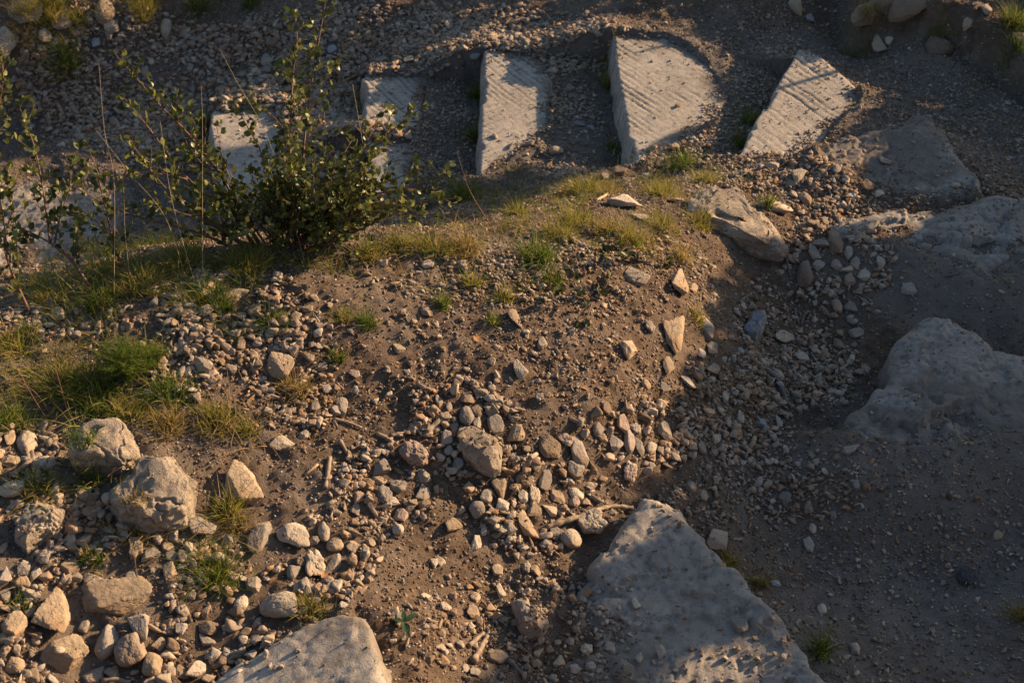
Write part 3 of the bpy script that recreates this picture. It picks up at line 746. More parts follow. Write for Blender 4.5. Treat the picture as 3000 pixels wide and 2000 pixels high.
# px, py, width, height  (style drawn by shape, tone by sunlit or shaded place)
MID = [(744,1221,28,40),(415,1541,35,40),(450,1538,45,43),(35,1527,43,37),(313,1258,35,50),(347,1275,45,33),(390,1278,37,23),(388,1312,37,40),(385,1255,30,20),(303,1327,33,25),(212,1335,47,30),(163,1297,42,47),(55,1305,30,33),(83,1318,25,40),(13,1320,30,33),(12,1368,27,33),(582,1342,38,43),(554,1385,33,33),(677,1315,38,37),(770,1252,40,33),(693,1288,33,30),(720,1242,30,27),(250,1217,33,22),(25,1058,40,30),(477,1442,45,33),(477,1470,43,25),(365,1478,35,30),(417,1445,30,27),
(474,713,33,30),(552,728,28,20),(517,755,23,20),(584,711,33,27),(554,791,25,28),(433,853,20,30),(397,863,20,22),(22,1007,27,33),(697,1000,25,27),(750,893,25,20),(704,821,37,20),(739,841,27,17),(650,736,30,25),(705,708,27,17),(197,748,27,15),(133,721,35,30),(770,943,26,24),(724,933,25,27),
(1292,630,22,27),(981,715,30,25),(1493,751,25,27),(1127,831,22,18),(814,860,27,18),(917,801,30,20),(787,936,27,42),(1007,921,20,30),(1299,1010,37,25),(1446,1010,28,45),(1431,973,30,30),(1393,935,22,27),(1374,987,27,30),(1416,1020,33,27),(1469,1027,23,37),(1458,983,33,20),(1496,1030,26,28),(1239,913,20,18),(1026,1007,28,33),(1484,881,25,23),(1528,893,27,20),(1000,985,26,24),(1043,985,22,22),(1095,972,20,24),(1060,1000,20,22),(1030,1035,22,20),(1012,1050,22,20),
(877,1073,43,33),(1052,1068,28,27),(974,1093,33,30),(871,1103,37,20),(914,1115,45,30),(884,1138,37,42),(974,1133,30,40),(904,1152,32,18),(1077,1118,30,26),(1117,1140,33,33),(1203,1140,27,27),(1228,1140,27,40),(1279,1138,40,33),(1324,1135,37,25),(1318,1152,30,22),(1096,1170,38,38),(1154,1160,33,27),(1229,1175,40,27),(1263,1168,35,30),(1278,1225,34,30),(921,1182,35,35),(856,1173,27,30),(816,1173,27,25),(824,1142,25,30),(1041,1208,43,37),(1091,1248,32,37),(812,1257,33,33),(914,1215,28,27),(851,1245,27,20),(997,1293,20,27),(1012,1288,24,26),(1143,1308,27,30),(1231,1310,25,27),(1209,1303,25,26),(1024,1392,28,25),(1086,1405,32,32),(1091,1370,25,25),(1347,1490,30,25),(1339,1373,18,27),(1461,1385,20,27),(1237,1497,20,25),(1232,1522,27,22),(1284,1518,30,25),(1356,1528,27,25),(1321,1535,27,27),(1092,1542,25,25),(1071,1535,18,23),(1466,1512,22,27),(1518,1498,26,26),(1012,1485,22,20),(1057,1478,22,20),
(1866,1213,18,23),(1805,1145,32,28),(1858,1165,22,35),(1801,1507,18,18),(1781,1338,27,20),(2292,1228,25,20),(1763,1113,22,20),(1741,1105,22,24),(1585,1118,32,28),(1616,1135,23,35),(1967,1113,16,20),(1913,1182,18,20),
(1948,583,24,36),(1870,580,26,34),(1923,703,23,32),(2022,603,23,22),(1965,606,24,26),(1922,608,30,20),(1880,608,30,22),(1952,643,28,27),(1983,631,30,22),(1953,706,33,20),(1968,768,37,22),(1926,790,25,27),(1841,820,37,22),(1783,811,28,28),(1788,856,27,32),(1801,773,50,27),(1636,848,37,30),(1636,801,27,28),(1611,813,25,28),(1581,881,33,27),(1628,945,30,22),(1698,957,25,33),(1665,911,20,27),(1790,971,20,25),(1748,971,30,20),(1613,1027,22,25),(1646,1008,24,22),(1791,626,22,15),(1693,716,18,25),(1708,703,16,20),(1700,805,22,20),
(1816,422,28,17),(1823,447,18,20),(1898,507,22,30),(1993,430,28,18),(2018,445,30,18),(2032,367,33,25),(1922,390,20,20),(2195,425,22,17),(1775,383,35,25),(1861,43,25,15),(2043,92,20,15),(2223,55,25,20),(2265,23,24,24),(2305,182,33,25),(2345,90,35,35),
(103,82,30,22),(257,60,35,25),(250,77,24,26),(613,138,33,17),(555,168,30,17),(612,158,26,18),(763,113,25,17),(333,167,18,20),(220,100,23,17),(661,208,20,20),(442,206,15,17),(437,157,17,15),(263,280,25,25),
(939,138,25,20),(874,137,42,17),(1091,125,27,17),(1309,202,22,17),(1218,330,20,17),(1171,337,14,20),(1331,285,30,12),(1358,295,17,19),(964,377,25,17),(1389,407,27,22),(1424,394,37,27),(1444,415,37,20),(1484,405,25,17),(1549,335,25,20),(1499,340,22,18),(1548,457,45,20),(937,312,20,16)]
MARKS = [('the largest cracked boulder',353,1128),('the pale oblong block',235,1020),('the flat-topped brown rock',1100,1035),('the notched grey stone',1213,1420),('the tan cube-like rock',645,847),
 ('the squarish pale stone',673,1232),('the loaf-shaped stone',640,1392),('the long ridged rock',270,1372),('the wedge step tip',1485,1150),('the pitted pale rock',1361,1202),('the broad flat rock',1695,505),
 ('the trapezoid rock',1731,753),('the tall bank rock',1551,770),('the smooth tan block',1444,803),('the lone white block',1196,850),('the bone-shaped stone',1780,477),('the white jagged rock',1431,465),
 ('the dark charcoal stone',2217,1325),('the big right rock step',2100,880),('the ragged step',2100,500),('the wavy rough step',2050,350),('the triangular step',1830,250),('the large rounded-end step',1530,220),
 ('the white-pebble step',1180,260),('the cracked step',910,280),('the round brown boulder',2158,107),('the round tan stone',240,25),('the large pale edge rock',15,103),('the tall bush stem',680,150),('the oval grey cobble',1072,953),
 ('the knobbly pinkish rock',950,1040),('the feathery green plant',285,790),('the long tan stone',535,681),('the dead branch',1781,866),('the bottom left heap',317,1470),('the smooth bottom step',700,1500)]
_used = set()
def where(px, py, rank=0):
    d = sorted(MARKS, key=lambda m: math.hypot(m[1] - px, (m[2] - py) * 1.2))
    m = d[rank]; dx, dy = px - m[1], py - m[2]
    a = math.degrees(math.atan2(-dy, dx)) % 360
    r = ['right of', 'behind and right of', 'behind', 'behind and left of', 'left of', 'before and left of', 'before', 'before and right of'][int((a + 22.5) // 45) % 8]
    near = '' if math.hypot(dx, dy) < 110 else 'some way '
    return near + r + ' ' + m[0]
def auto_label(px, py, w_, st, tone):
    size = 'small' if w_ < 24 else ('middling' if w_ < 34 else 'large')
    for rank in range(4):
        for sz in (size, ''):
            l = ' '.join(f"{sz} {TONE_WORD[tone]} {STYLE_WORD[st]} stone {where(px, py, rank)}".split())
            if l not in _used and len(l.split()) <= 16:
                _used.add(l); return l
    for other in range(1, 5):
        a = where(px, py, 0); b = where(px, py, other).replace('some way ', '')
        l = f"{TONE_WORD[tone]} stone {a}, {b}"
        if l not in _used and len(l.split()) <= 18:
            _used.add(l); return l
    return f"{size} {TONE_WORD[tone]} {STYLE_WORD[st]} stone {where(px, py)}"

ROCKV = []
def put_stone(i, px, py, w_, h_, ang, st, tone, label, sub=None, group=None, name='stone'):
    thick = {'f': .5, 'r': .75, 'l': .6, 'a': .66, 'k': .74, 'w': .64}[st]
    P0 = cast([px], [py], 0, ZT)[0]; dep = (P0 - CAM) @ FW; k = dep * KPX
    th = math.asin(min(1, (CAM[2] - P0[2]) / np.linalg.norm(P0 - CAM)))
    # apparent height = depth*sin + thickness*cos, taken as an ellipsoid
    wm, hm = w_ * k * .98, h_ * k * .98
    T = thick * min(hm, wm * .95)
    Dm = math.sqrt(max(hm * hm - (T * math.cos(th)) ** 2, (hm * .35) ** 2)) / math.sin(th)
    Dm = min(Dm, 2.2 * wm) if w_ > 26 else min(Dm, 1.7 * wm)
    P = cast([px], [py], T * .22)[0]
    sub = sub or (6 if w_ > 55 else (5 if w_ > 24 else 4))
    v, f = rock_shape(1000 + i * 7, st, sub)
    # roll the shape itself so that neighbours differ
    v = v * np.array([wm, Dm, T])
    a = R(ang if 0 else ((i * 37) % 30 - 15)); c, s_ = math.cos(a), math.sin(a)
    v = np.stack([v[:, 0] * c - v[:, 1] * s_, v[:, 0] * s_ + v[:, 1] * c, v[:, 2]], 1)
    # lean with the slope
    e = .04
    gx = (surf(np.array([P[0] + e]), np.array([P[1]]), G) - surf(np.array([P[0] - e]), np.array([P[1]]), G))[0] / (2 * e)
    gy = (surf(np.array([P[0]]), np.array([P[1] + e]), G) - surf(np.array([P[0]]), np.array([P[1] - e]), G))[0] / (2 * e)
    v[:, 2] += np.clip(gx, -.6, .6) * v[:, 0] * .7 + np.clip(gy, -.6, .6) * v[:, 1] * .7
    o = link(name, make_mesh(name, v, tris=f), STONE[TONE_MAT[tone]])
    o.location = P
    if w_ > 38:
        lo_, hi_ = P[:2] - max(wm, Dm), P[:2] + max(wm, Dm)
        i0, i1 = np.searchsorted(GX, [lo_[0], hi_[0]]); j0, j1 = np.searchsorted(GY, [lo_[1], hi_[1]])
        xx, yy = np.meshgrid(GX[i0:i1], GY[j0:j1]); ca, sa = math.cos(a), math.sin(a)
        dx, dy = xx - P[0], yy - P[1]; e2 = ((dx * ca + dy * sa) / (wm * .5)) ** 2 + ((-dx * sa + dy * ca) / (Dm * .5)) ** 2
        ZT[j0:j1, i0:i1] = np.maximum(ZT[j0:j1, i0:i1], np.where(e2 < .9, P[2] + T * .5 * np.sqrt(np.maximum(0, 1 - e2 * .8)), -9))
    tag(o, label, 'stone' if w_ < 60 else 'rock', group)
    return o
GRP = 'loose stones on the mound and the trail'
for i, (px, py, w_, h_, ang, code, lab) in enumerate(BIG):
    put_stone(i, px, py, w_, h_, ang, code[0], code[1], lab, group=GRP, name='rock' if w_ >= 60 else 'stone'); _used.add(lab)
rs = np.random.default_rng(5)
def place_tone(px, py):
    shade = (px > 1560 and py > 570) or (py < 330 and px < 2100)  # shaded spots draw greyer stones, sunlit ones tan: light put into colour
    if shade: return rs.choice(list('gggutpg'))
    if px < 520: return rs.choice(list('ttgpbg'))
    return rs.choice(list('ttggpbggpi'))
for i, (px, py, w_, h_) in enumerate(MID):
    ar = w_ / h_
    st = 'l' if ar > 1.75 or ar < .62 else rs.choice(list('aaaaarwk'))
    tone = str(place_tone(px, py)); st = str(st)
    put_stone(500 + i, px, py, w_, h_, 0, st, tone, auto_label(px, py, max(w_, h_), st, tone), group=GRP)

# the heaps: (cx, cy, rx, ry, turn, density, smallest, largest) in picture units, stone sizes in metres
HEAPS = [(430,215,500,150,10,1,.012,.04),(1050,90,420,70,3,.95,.012,.036),(760,120,240,90,0,.95,.012,.04),(1300,300,80,110,0,.8,.008,.022),(1020,330,70,120,0,.6,.008,.02),(1700,250,60,110,20,.7,.008,.02),
 (1540,350,110,40,0,.9,.01,.026),(1850,430,140,70,20,1,.01,.028),(1690,400,120,40,0,.9,.008,.02),(1930,610,120,110,35,1,.011,.034),(1830,800,150,110,40,1,.009,.03),(1690,940,130,110,30,1,.009,.03),(1800,1110,210,90,0,.8,.008,.024),
 (1470,1000,140,80,0,1,.011,.034),(1070,985,120,110,40,1,.011,.034),(880,1120,110,100,0,.9,.01,.03),(1230,1150,150,110,0,1,.01,.032),(730,1280,120,90,20,1,.011,.034),(450,1460,260,120,0,1,.011,.036),(250,1250,260,120,0,.8,.01,.034),(600,1390,100,70,0,1,.01,.034),
 (560,745,200,110,15,1,.01,.032),(680,900,110,90,40,.8,.009,.026),(330,1300,190,110,0,.9,.01,.034),(1230,1440,280,120,0,.75,.008,.026),(1500,660,140,120,30,.9,.008,.022),(1160,640,280,60,0,.8,.008,.024),(150,735,170,35,0,.9,.01,.03),
 (60,1040,80,60,0,.9,.01,.036),(400,850,110,60,0,.9,.009,.03),(1330,790,250,140,30,.5,.007,.02),(960,830,160,110,0,.4,.007,.022),(1350,600,160,60,0,.7,.008,.022),(70,1460,150,130,0,.85,.01,.034),(900,610,90,30,0,.9,.009,.026),
 (250,620,150,30,0,.3,.008,.02),(200,90,250,70,0,.7,.01,.034),(1980,470,60,60,30,.7,.008,.02),(1450,1500,180,80,0,.6,.008,.024),(2050,1200,420,180,0,.22,.006,.018),(2150,1450,300,150,0,.2,.006,.018),(2150,330,250,200,0,.25,.007,.02),(1900,80,260,80,0,.3,.007,.02),(1600,1150,120,60,0,.7,.008,.024),(1750,1480,80,120,40,.5,.006,.02)]
def heap_density(px, py):
    off = np.maximum(np.maximum(-px, px - W), -py)
    d = .45 * smooth(0, 120, off); smin = np.full(px.shape, .0065); smax = np.full(px.shape, .016) + .012 * (off > 60)
    for cx, cy, rx, ry, an, den, a, b in HEAPS:
        q = blob(px, py, cx, cy, rx, ry, an); q = smooth(0, .5, q) * den
        m = q > d; d = np.where(m, q, d); smin = np.where(m, a, smin); smax = np.where(m, b, smax)
    return d, smin, smax

BANK = {sub: [rock_shape(30 + j, 'aawalwka'[j % 8], sub, 34, True) for j in range(48)] for sub in (1, 2, 3)}
def scatter(N, seed, kind):
    r_ = np.random.default_rng(seed)
    x = r_.uniform(-3.2, 3.2, N); y = r_.uniform(1.7, 8.2, N)
    z = surf(x, y); P = np.stack([x, y, z], 1); px, py, f = project(P)
    inside = (px > -420) & (px < W + 420) & (py > -260) & (py < H + 200)
    x, y, z, px, py = x[inside], y[inside], z[inside], px[inside], py[inside]
    on_slab = z > surf(x, y, G) + .004
    d, a, b = heap_density(px, py)
    n_ = fbm(x * 3.3, y * 3.3, np.zeros_like(x), 77, 3)
    d = d * np.clip(.85 + .75 * n_, .12, 1.3)
    if kind == 'stones':
        rough_ = ((py > 1130) & (px > 1250)) | (px > 1850)
        p = np.where(on_slab, np.where(rough_, d * .2 + .05, d * .05 + .012) + .5 * surf(x, y, DUST), d * .95 + .10)
        keep = r_.random(len(x)) < p
        sz = a + (b - a) * r_.random(len(x)) ** np.where(b > .0318, 2.2, 3.3)
        sz = np.where(on_slab, np.minimum(sz, .014), sz)
    else:
        p = np.where(on_slab, .02 + .14 * np.clip(n_ - .15, 0, 1) + .75 * surf(x, y, DUST), (.5 + .4 * d + .3 * n_) * (1 - .6 * ((px > 1650) & (py > 560)) * surf(x, y, PATH)))
        keep = r_.random(len(x)) < p
        sz = .0026 + .0056 * r_.random(len(x)) ** 2
    return x[keep], y[keep], z[keep], sz[keep], d[keep], px[keep], py[keep]

def stone_mass(name, x, y, z, sz, sub, seed, lift):
    r_ = np.random.default_rng(seed)
    bank = BANK[sub] if sub else None
    Vs, Fs, off = [], [], 0
    which = r_.integers(0, len(bank), len(x))
    yaw = r_.uniform(0, 6.283, len(x)); tl = r_.normal(0, .35, (len(x), 2))
    asp = np.stack([r_.uniform(.85, 1.45, len(x)), r_.uniform(.75, 1.1, len(x)), r_.uniform(.42, .8, len(x))], 1)
    for b_ in range(len(bank)):
        m = np.where(which == b_)[0]
        if not len(m): continue
        v, f = bank[b_]
        q = v[None] * (asp[m] * sz[m, None])[:, None, :]
        c, s_ = np.cos(tl[m, 0])[:, None], np.sin(tl[m, 0])[:, None]
        q = np.stack([q[..., 0] * c + q[..., 2] * s_, q[..., 1], -q[..., 0] * s_ + q[..., 2] * c], -1)
        c, s_ = np.cos(yaw[m])[:, None], np.sin(yaw[m])[:, None]
        q = np.stack([q[..., 0] * c - q[..., 1] * s_, q[..., 0] * s_ + q[..., 1] * c, q[..., 2]], -1)
        q = q + np.stack([x[m], y[m], z[m] + lift[m] * sz[m]], 1)[:, None, :]
        Vs.append(q.reshape(-1, 3)); Fs.append((f[None] + (np.arange(len(m)) * len(v))[:, None, None] + off).reshape(-1, 3))
        off += len(m) * len(v)
    return make_mesh(name, np.vstack(Vs), tris=np.vstack(Fs), smooth_shade=False)

x, y, z, sz, d, px, py = scatter(400000, 21, 'stones')
r_ = np.random.default_rng(3)
lift = .16 + .30 * r_.random(len(x)) * (d > .6)
# the largest of them are stones of their own
vis = (px > 0) & (px < W) & (py > 0) & (py < H)
FIXED = np.array([(a, b, max(c, e)) for a, b, c, e in MID] + [(q[0], q[1], max(q[2], q[3])) for q in BIG], float)
_, _, ff = project(np.stack([x, y, z], 1))
app = sz / ff / KPX
clear = np.array([np.all(np.hypot(FIXED[:, 0] - a, FIXED[:, 1] - b) > FIXED[:, 2] * .55 + 6) for a, b in zip(px, py)])
order = np.argsort(-app * vis * clear * (d > .2))
NIND = 300 - len(MID) - len(BIG)
pick = []
for k in order:
    if len(pick) >= max(NIND, 0): break
    if all(math.hypot(px[k] - px[j], py[k] - py[j]) > 26 for j in pick): pick.append(k)
for n_, k in enumerate(pick):
    st = str(rs.choice(list('aaarrwk'))); tone = str(place_tone(px[k], py[k]))
    wpx = app[k] * 1.15
    put_stone(2000 + n_, px[k], py[k], wpx, wpx * rs.uniform(.7, 1.0), 0, st, tone, auto_label(px[k], py[k], wpx, st, tone), group=GRP)
rest = np.ones(len(x), bool); rest[pick] = False; rest &= clear | (app < 8)
big = rest & (app > 9); small = rest & ~big
me1 = stone_mass('gravel', x[big], y[big], z[big], sz[big], 3, 8, lift[big])
gr = link('gravel', me1, GRAVEL); tag(gr, 'loose grey and tan gravel heaped over the slope and trail', kind='stuff')
xg, yg, zg, sg, dg, _, _ = scatter(620000, 22, 'grit')
mes = stone_mass('pebbles', x[small], y[small], z[small], sz[small], 2, 10, lift[small])
gs = link('pebbles', mes, GRAVEL); tag(gs, 'small pebbles filling the gaps of the gravel', kind='stuff')
cr = np.random.default_rng(77).random(len(xg)) < .62
mec = stone_mass('earth_crumbs', xg[cr], yg[cr], zg[cr], sg[cr] * 1.15, 1, 19, np.full(cr.sum(), .1))
gc = link('earth_crumbs', mec, CRUMB); tag(gc, 'dry crumbs of earth covering the mound and the trail', kind='stuff')
cr = ~cr; xg, yg, zg, sg = xg[cr], yg[cr], zg[cr], sg[cr]
me2 = stone_mass('fine_grit', xg, yg, zg, sg, 1, 9, np.full(len(xg), .15))
gg = link('fine_grit', me2, GRAVEL); tag(gg, 'fine grit and crumbs of stone between the pebbles', kind='stuff')
# ------------------------------------------------------------------ grass
def blades(base, lean, length, width, tint, seed, bend=.5, segs=4):
    """base (N,3), lean (N,2) sideways reach per unit length; returns V, F, tint per vertex"""
    r_ = np.random.default_rng(seed); N = len(base)
    side_a = r_.uniform(0, 6.283, N); side = np.stack([np.cos(side_a), np.sin(side_a), np.zeros(N)], 1)
    V = np.zeros((N, segs * 2 + 1, 3)); kink = r_.normal(0, .12, (N, 2))
    for k in range(segs + 1):
        t = k / segs
        up = length * (t - bend * np.minimum(np.hypot(lean[:, 0], lean[:, 1]), 1.2) * .55 * t * t)
        out = lean * (length * (t * .55 + .45 * t * t))[:, None] + kink * (length * t * t)[:, None]
        p = base + np.concatenate([out, up[:, None]], 1)
        wd = width * (1 - t) ** .7
        if k < segs:
            V[:, 2 * k] = p - side * wd[:, None] * .5; V[:, 2 * k + 1] = p + side * wd[:, None] * .5
        else: V[:, 2 * segs] = p
    m = segs * 2 + 1; F = []
    for k in range(segs - 1):
        a, b, c, d = 2 * k, 2 * k + 1, 2 * k + 3, 2 * k + 2
        F += [[a, b, c], [a, c, d]]
    F.append([2 * segs - 2, 2 * segs - 1, 2 * segs])
    F = (np.array(F)[None] + (np.arange(N) * m)[:, None, None]).reshape(-1, 3)
    return V.reshape(-1, 3), F, np.repeat(tint, m)

TINT = dict(g=(.02, .32), y=(.3, .62), o=(.6, .85), s=(.8, 1.0), m=(.1, .75))
def tuft(px, py, wpx, hpx, code, label, cat, seed, name='grass_tuft', flat=.0, dens=1.0, group=None):
    r_ = np.random.default_rng(seed)
    P0 = cast([px], [py])[0]; k = ((P0 - CAM) @ FW) * KPX
    Rr = wpx * k * .6; L = hpx * k * 1.22
    N = int(min(2600, 110 + Rr * Rr * 70000 * dens))
    a = r_.uniform(0, 6.283, N); rr = Rr * .8 * np.sqrt(r_.random(N))
    sub = r_.normal(0, .012, (N, 2))
    # the tuft is a few clumps rather than a disc
    nc = 5; ca = r_.uniform(0, 6.283, nc); cr = Rr * r_.uniform(.1, .75, nc); cl = r_.integers(0, nc, N)
    bx = P0[0] + np.where(r_.random(N) < .6, cr[cl] * np.cos(ca[cl]) + r_.normal(0, Rr * .22, N), rr * np.cos(a))
    by = P0[1] + np.where(r_.random(N) < .6, cr[cl] * np.sin(ca[cl]) + r_.normal(0, Rr * .22, N), rr * np.sin(a))
    bz = surf(bx, by) - .003
    d = np.stack([bx - P0[0], by - P0[1]], 1) / max(Rr, 1e-3)
    lean = d * .6 + r_.normal(0, .55 + flat, (N, 2))
    ln = L * r_.uniform(.35, 1.15, N) * np.clip(1.1 - .4 * np.hypot(d[:, 0], d[:, 1]), .45, 1.1)
    lo, hi = TINT[code]
    ti = r_.uniform(lo, hi, N); dry = r_.random(N) < (.22 if code == 'g' else .32); ti[dry] = r_.uniform(.55, 1.0, dry.sum())
    V, F, t = blades(np.stack([bx, by, bz], 1), lean, ln, r_.uniform(.0018, .0042, N), ti, seed + 1)
    o = link(name, make_mesh(name, V - P0, tris=F, attr={'tint': t}), GRASS); o.location = P0
    tag(o, label, cat, group)
    return o
TG = 'grass tufts on the mound'
TUFTS = [
 (215,915,150,62,'g','wide green grass clump above the pale oblong block'),
 (140,890,110,60,'y','yellowing grass clump left of the wide green one'),
 (285,955,110,42,'m','mixed green and straw grass at the back edge of the pale oblong block'),
 (385,985,80,46,'o','orange dry grass clump right of the pale oblong block'),
 (400,905,100,55,'g','bright green grass under the two upright pebbles'),
 (505,975,95,50,'y','yellow-green grass mound right of the orange dry clump'),
 (570,990,52,34,'y','small yellow grass patch beside the bare earth'),
 (675,905,62,46,'o','rusty grass clump beside the tan cube-like rock'),
 (25,975,60,60,'g','green tuft at the left edge beside a reddish stalk'),
 (45,800,100,50,'y','broad yellow grass patch at the left edge under the branches'),
 (205,1095,80,48,'g','green clump leaning over a boulder left of the cracked boulder'),
 (95,1125,90,52,'m','grass tuft on top of the white boulder at the left edge'),
 (320,1220,62,34,'o','brown dry grass in the shade of the cracked boulder'),
 (525,1175,60,62,'y','tall grass growing between the layered rock and the thin plate'),
 (545,1210,56,36,'o','straw-coloured grass leaning beside the thin flat plate'),
 (490,1320,105,54,'g','largest dark green clump at lower left'),
 (455,1290,60,36,'g','thin green tuft left of the largest dark green clump'),
 (722,1405,72,44,'m','grass clump above the smooth bottom step'),
 (215,1285,48,40,'g','small green tuft on the earth under the flat left boulder'),
 (55,1385,58,36,'g','thin green tuft beside the squat boulder at the left edge'),
 (850,590,66,54,'m','mixed golden and green grass at the right foot of the bush'),
 (920,560,62,40,'y','yellow grass on the crest just right of the bush'),
 (1000,575,80,44,'m','mixed green and straw grass on the crest'),
 (1075,575,70,52,'o','tall dry brown grass on the crest'),
 (1235,600,98,56,'g','green feathery grass on the crest, right of the tall dry grass'),
 (1285,540,66,44,'y','yellow-green tuft behind the green feathery grass'),
 (1345,438,84,44,'y','bright spiky tuft on the far slope below the chiselled step'),
 (1405,445,46,30,'o','brown dry grass beside the bright spiky tuft'),
 (1320,508,90,32,'y','low yellow grass patch above the crest'),
 (1450,555,92,48,'y','yellow-green grass above the dark little plant'),
 (1390,530,60,36,'o','straw grass between two yellow patches on the crest'),
 (1520,520,66,46,'y','spiky yellow tuft left of the broad flat rock'),
 (1568,595,42,46,'o','round orange tuft over the bank rock'),
 (1565,385,52,50,'g','dark green tuft amid pebbles behind the broad flat rock'),
 (1620,415,62,34,'y','low yellow tuft behind the broad flat rock'),
 (1520,445,110,34,'y','sparse yellow grass band behind the white jagged rock'),
 (1600,510,60,30,'y','grass sprouting on the left end of the broad flat rock'),
 (1060,455,70,56,'g','grass tuft at the foot of the chiselled step, with a reddish stalk'),
 (1190,490,46,34,'m','small mixed tuft on the shaded far slope'),
 (1160,690,34,40,'y','thin sprig on the slope above the brownish triangular stone'),
 (1270,650,36,36,'g','little green sprig in the gravel below the crest'),
 (1085,660,40,40,'y','yellow-green sprig in the gravel of the upper slope'),
 (1130,740,26,30,'g','single green sprig near the brownish triangular stone'),
 (850,745,36,38,'g','green sprig beside two pale pebbles on the upper slope'),
 (770,825,28,32,'g','small sprig on bare earth right of the tan cube-like rock'),
 (790,735,36,34,'y','thin dry sprig on the upper slope below the bush'),
 (1015,700,36,34,'g','green sprig right of the dry stems on the upper slope'),
 (620,740,56,40,'g','fine green grass over the gravel below the bush'),
 (515,720,60,38,'g','light green grass tuft by the long tan stone'),
 (240,690,90,46,'g','grass at the foot of the left branches'),
 (110,690,80,42,'y','sunlit grass at the base of the left stems'),
 (330,655,120,56,'m','shaded dense grass left of the bush foot'),
 (430,600,110,60,'m','dense grass under the left stems of the bush'),
 (560,610,120,52,'m','dense dim grass under the bush'),
 (480,690,110,46,'g','green grass fringe in front of the bush'),
 (90,20,100,44,'m','grass around the corner rock at the top left'),
 (330,30,60,44,'y','yellow grass beside the round tan stone at the top left'),
 (180,60,50,30,'y','grass on the bank left of the round tan stone'),
 (455,25,50,36,'g','green tuft on the far bank right of the round tan stone'),
 (575,12,36,26,'g','tuft at the top edge left of the tall bush stems'),
 (150,160,70,60,'g','dark leafy tuft on the shaded far bank'),
 (60,90,60,36,'o','dry brown grass behind the pale edge rock'),
 (1095,225,34,40,'g','dark grass in the gap beside the white-pebble step'),
 (1092,320,30,46,'g','dark grass low in the gap beside the white-pebble step'),
 (1402,205,30,46,'m','mossy grass in the gap beside the large step'),
 (1400,150,26,34,'o','brown grass high in the gap beside the large step'),
 (1412,345,30,26,'g','green sprig at the low corner of the large step'),
 (1722,285,40,40,'g','dark grass along the left edge of the triangular step'),
 (1700,330,34,34,'g','green grass at the low corner of the triangular step'),
 (470,290,26,50,'g','dark grass in the gap beside the half hidden step'),
 (826,240,22,46,'m','grass in the gap beside the cracked step'),
 (1985,60,60,44,'o','dry grass hanging from the upper right bank'),
 (2155,75,40,24,'y','yellow moss on the round boulder under the bank'),
 (2330,60,60,50,'g','green grass at the right edge, near the top'),
 (2330,110,50,40,'g','grass beside the stone at the right edge near the top'),
 (1674,1288,44,30,'y','dim grass behind the right edge of the wedge step'),
 (1745,1340,30,40,'y','thin grass under the middle of the wedge step edge'),
 (1885,1498,50,62,'g','dark grass clump against the wedge step near the bottom'),
 (1605,735,40,30,'y','small grass tuft between the tall bank rock and the grey rock'),
 (1760,470,36,30,'g','grass between the broad flat rock and the bone-shaped stone'),
 (2340,1420,40,46,'o','dry grass at the right edge, near the bottom'),
]
_tn = 0
for px, py, w_, h_, code, lab in TUFTS:
    _tn += 1
    tuft(px, py, w_, h_, code, lab, 'grass tuft', 3000 + _tn * 3, group=TG, dens=.55)
# thin cover of short grass, straw and litter that nobody could count
GZ = [(1000,560,260,45,.5,'m'),(1350,520,220,70,.45,'y'),(1530,430,170,55,.4,'y'),(480,640,330,80,1.3,'m'),(120,700,220,60,1.2,'y'),(180,890,290,120,1.5,'y'),(480,960,130,60,.6,'o'),(120,1110,140,50,.6,'m'),
      (330,1230,120,40,.4,'o'),(510,1250,90,120,.5,'m'),(850,650,160,60,.4,'o'),(1150,640,220,60,.35,'m'),(560,730,160,70,.35,'g'),(100,40,220,70,.3,'m'),(350,40,120,50,.5,'y'),(1200,440,160,60,.25,'m'),(640,900,90,60,.25,'s'),(650,1060,120,60,.3,'s'),(200,1280,180,80,.2,'o'),(40,800,100,60,.7,'y'),(1500,600,120,40,.4,'y')]
r_ = np.random.default_rng(99)
x = r_.uniform(-3.2, 3.2, 700000); y = r_.uniform(2, 8.2, 700000); z = surf(x, y)
px, py, _ = project(np.stack([x, y, z], 1))
den = np.zeros(len(x)); code = np.zeros(len(x), int); keys = 'gyosm'
for cx, cy, rx, ry, dn, cd_ in GZ:
    q = smooth(0, .5, blob(px, py, cx, cy, rx, ry)) * dn; m = q > den; den = np.where(m, q, den); code = np.where(m, keys.index(cd_), code)
cl = fbm(x * 9, y * 9, np.zeros_like(x), 301, 3)
keep = r_.random(len(x)) < den * np.clip(.0 + 1.9 * cl, 0, 1) * .5
x, y, z, code = x[keep], y[keep], z[keep], code[keep]; N = len(x)
lo = np.array([TINT[k][0] for k in keys])[code]; hi = np.array([TINT[k][1] for k in keys])[code]
V, F, t = blades(np.stack([x, y, z - .002], 1), r_.normal(0, 1.0, (N, 2)), r_.uniform(.015, .085, N), r_.uniform(.0014, .0036, N), lo + (hi - lo) * r_.random(N), 5)
o = link('grass', make_mesh('grass', V, tris=F, attr={'tint': t}), GRASS); tag(o, 'short green and dry grass growing along the crest and slope', kind='stuff')
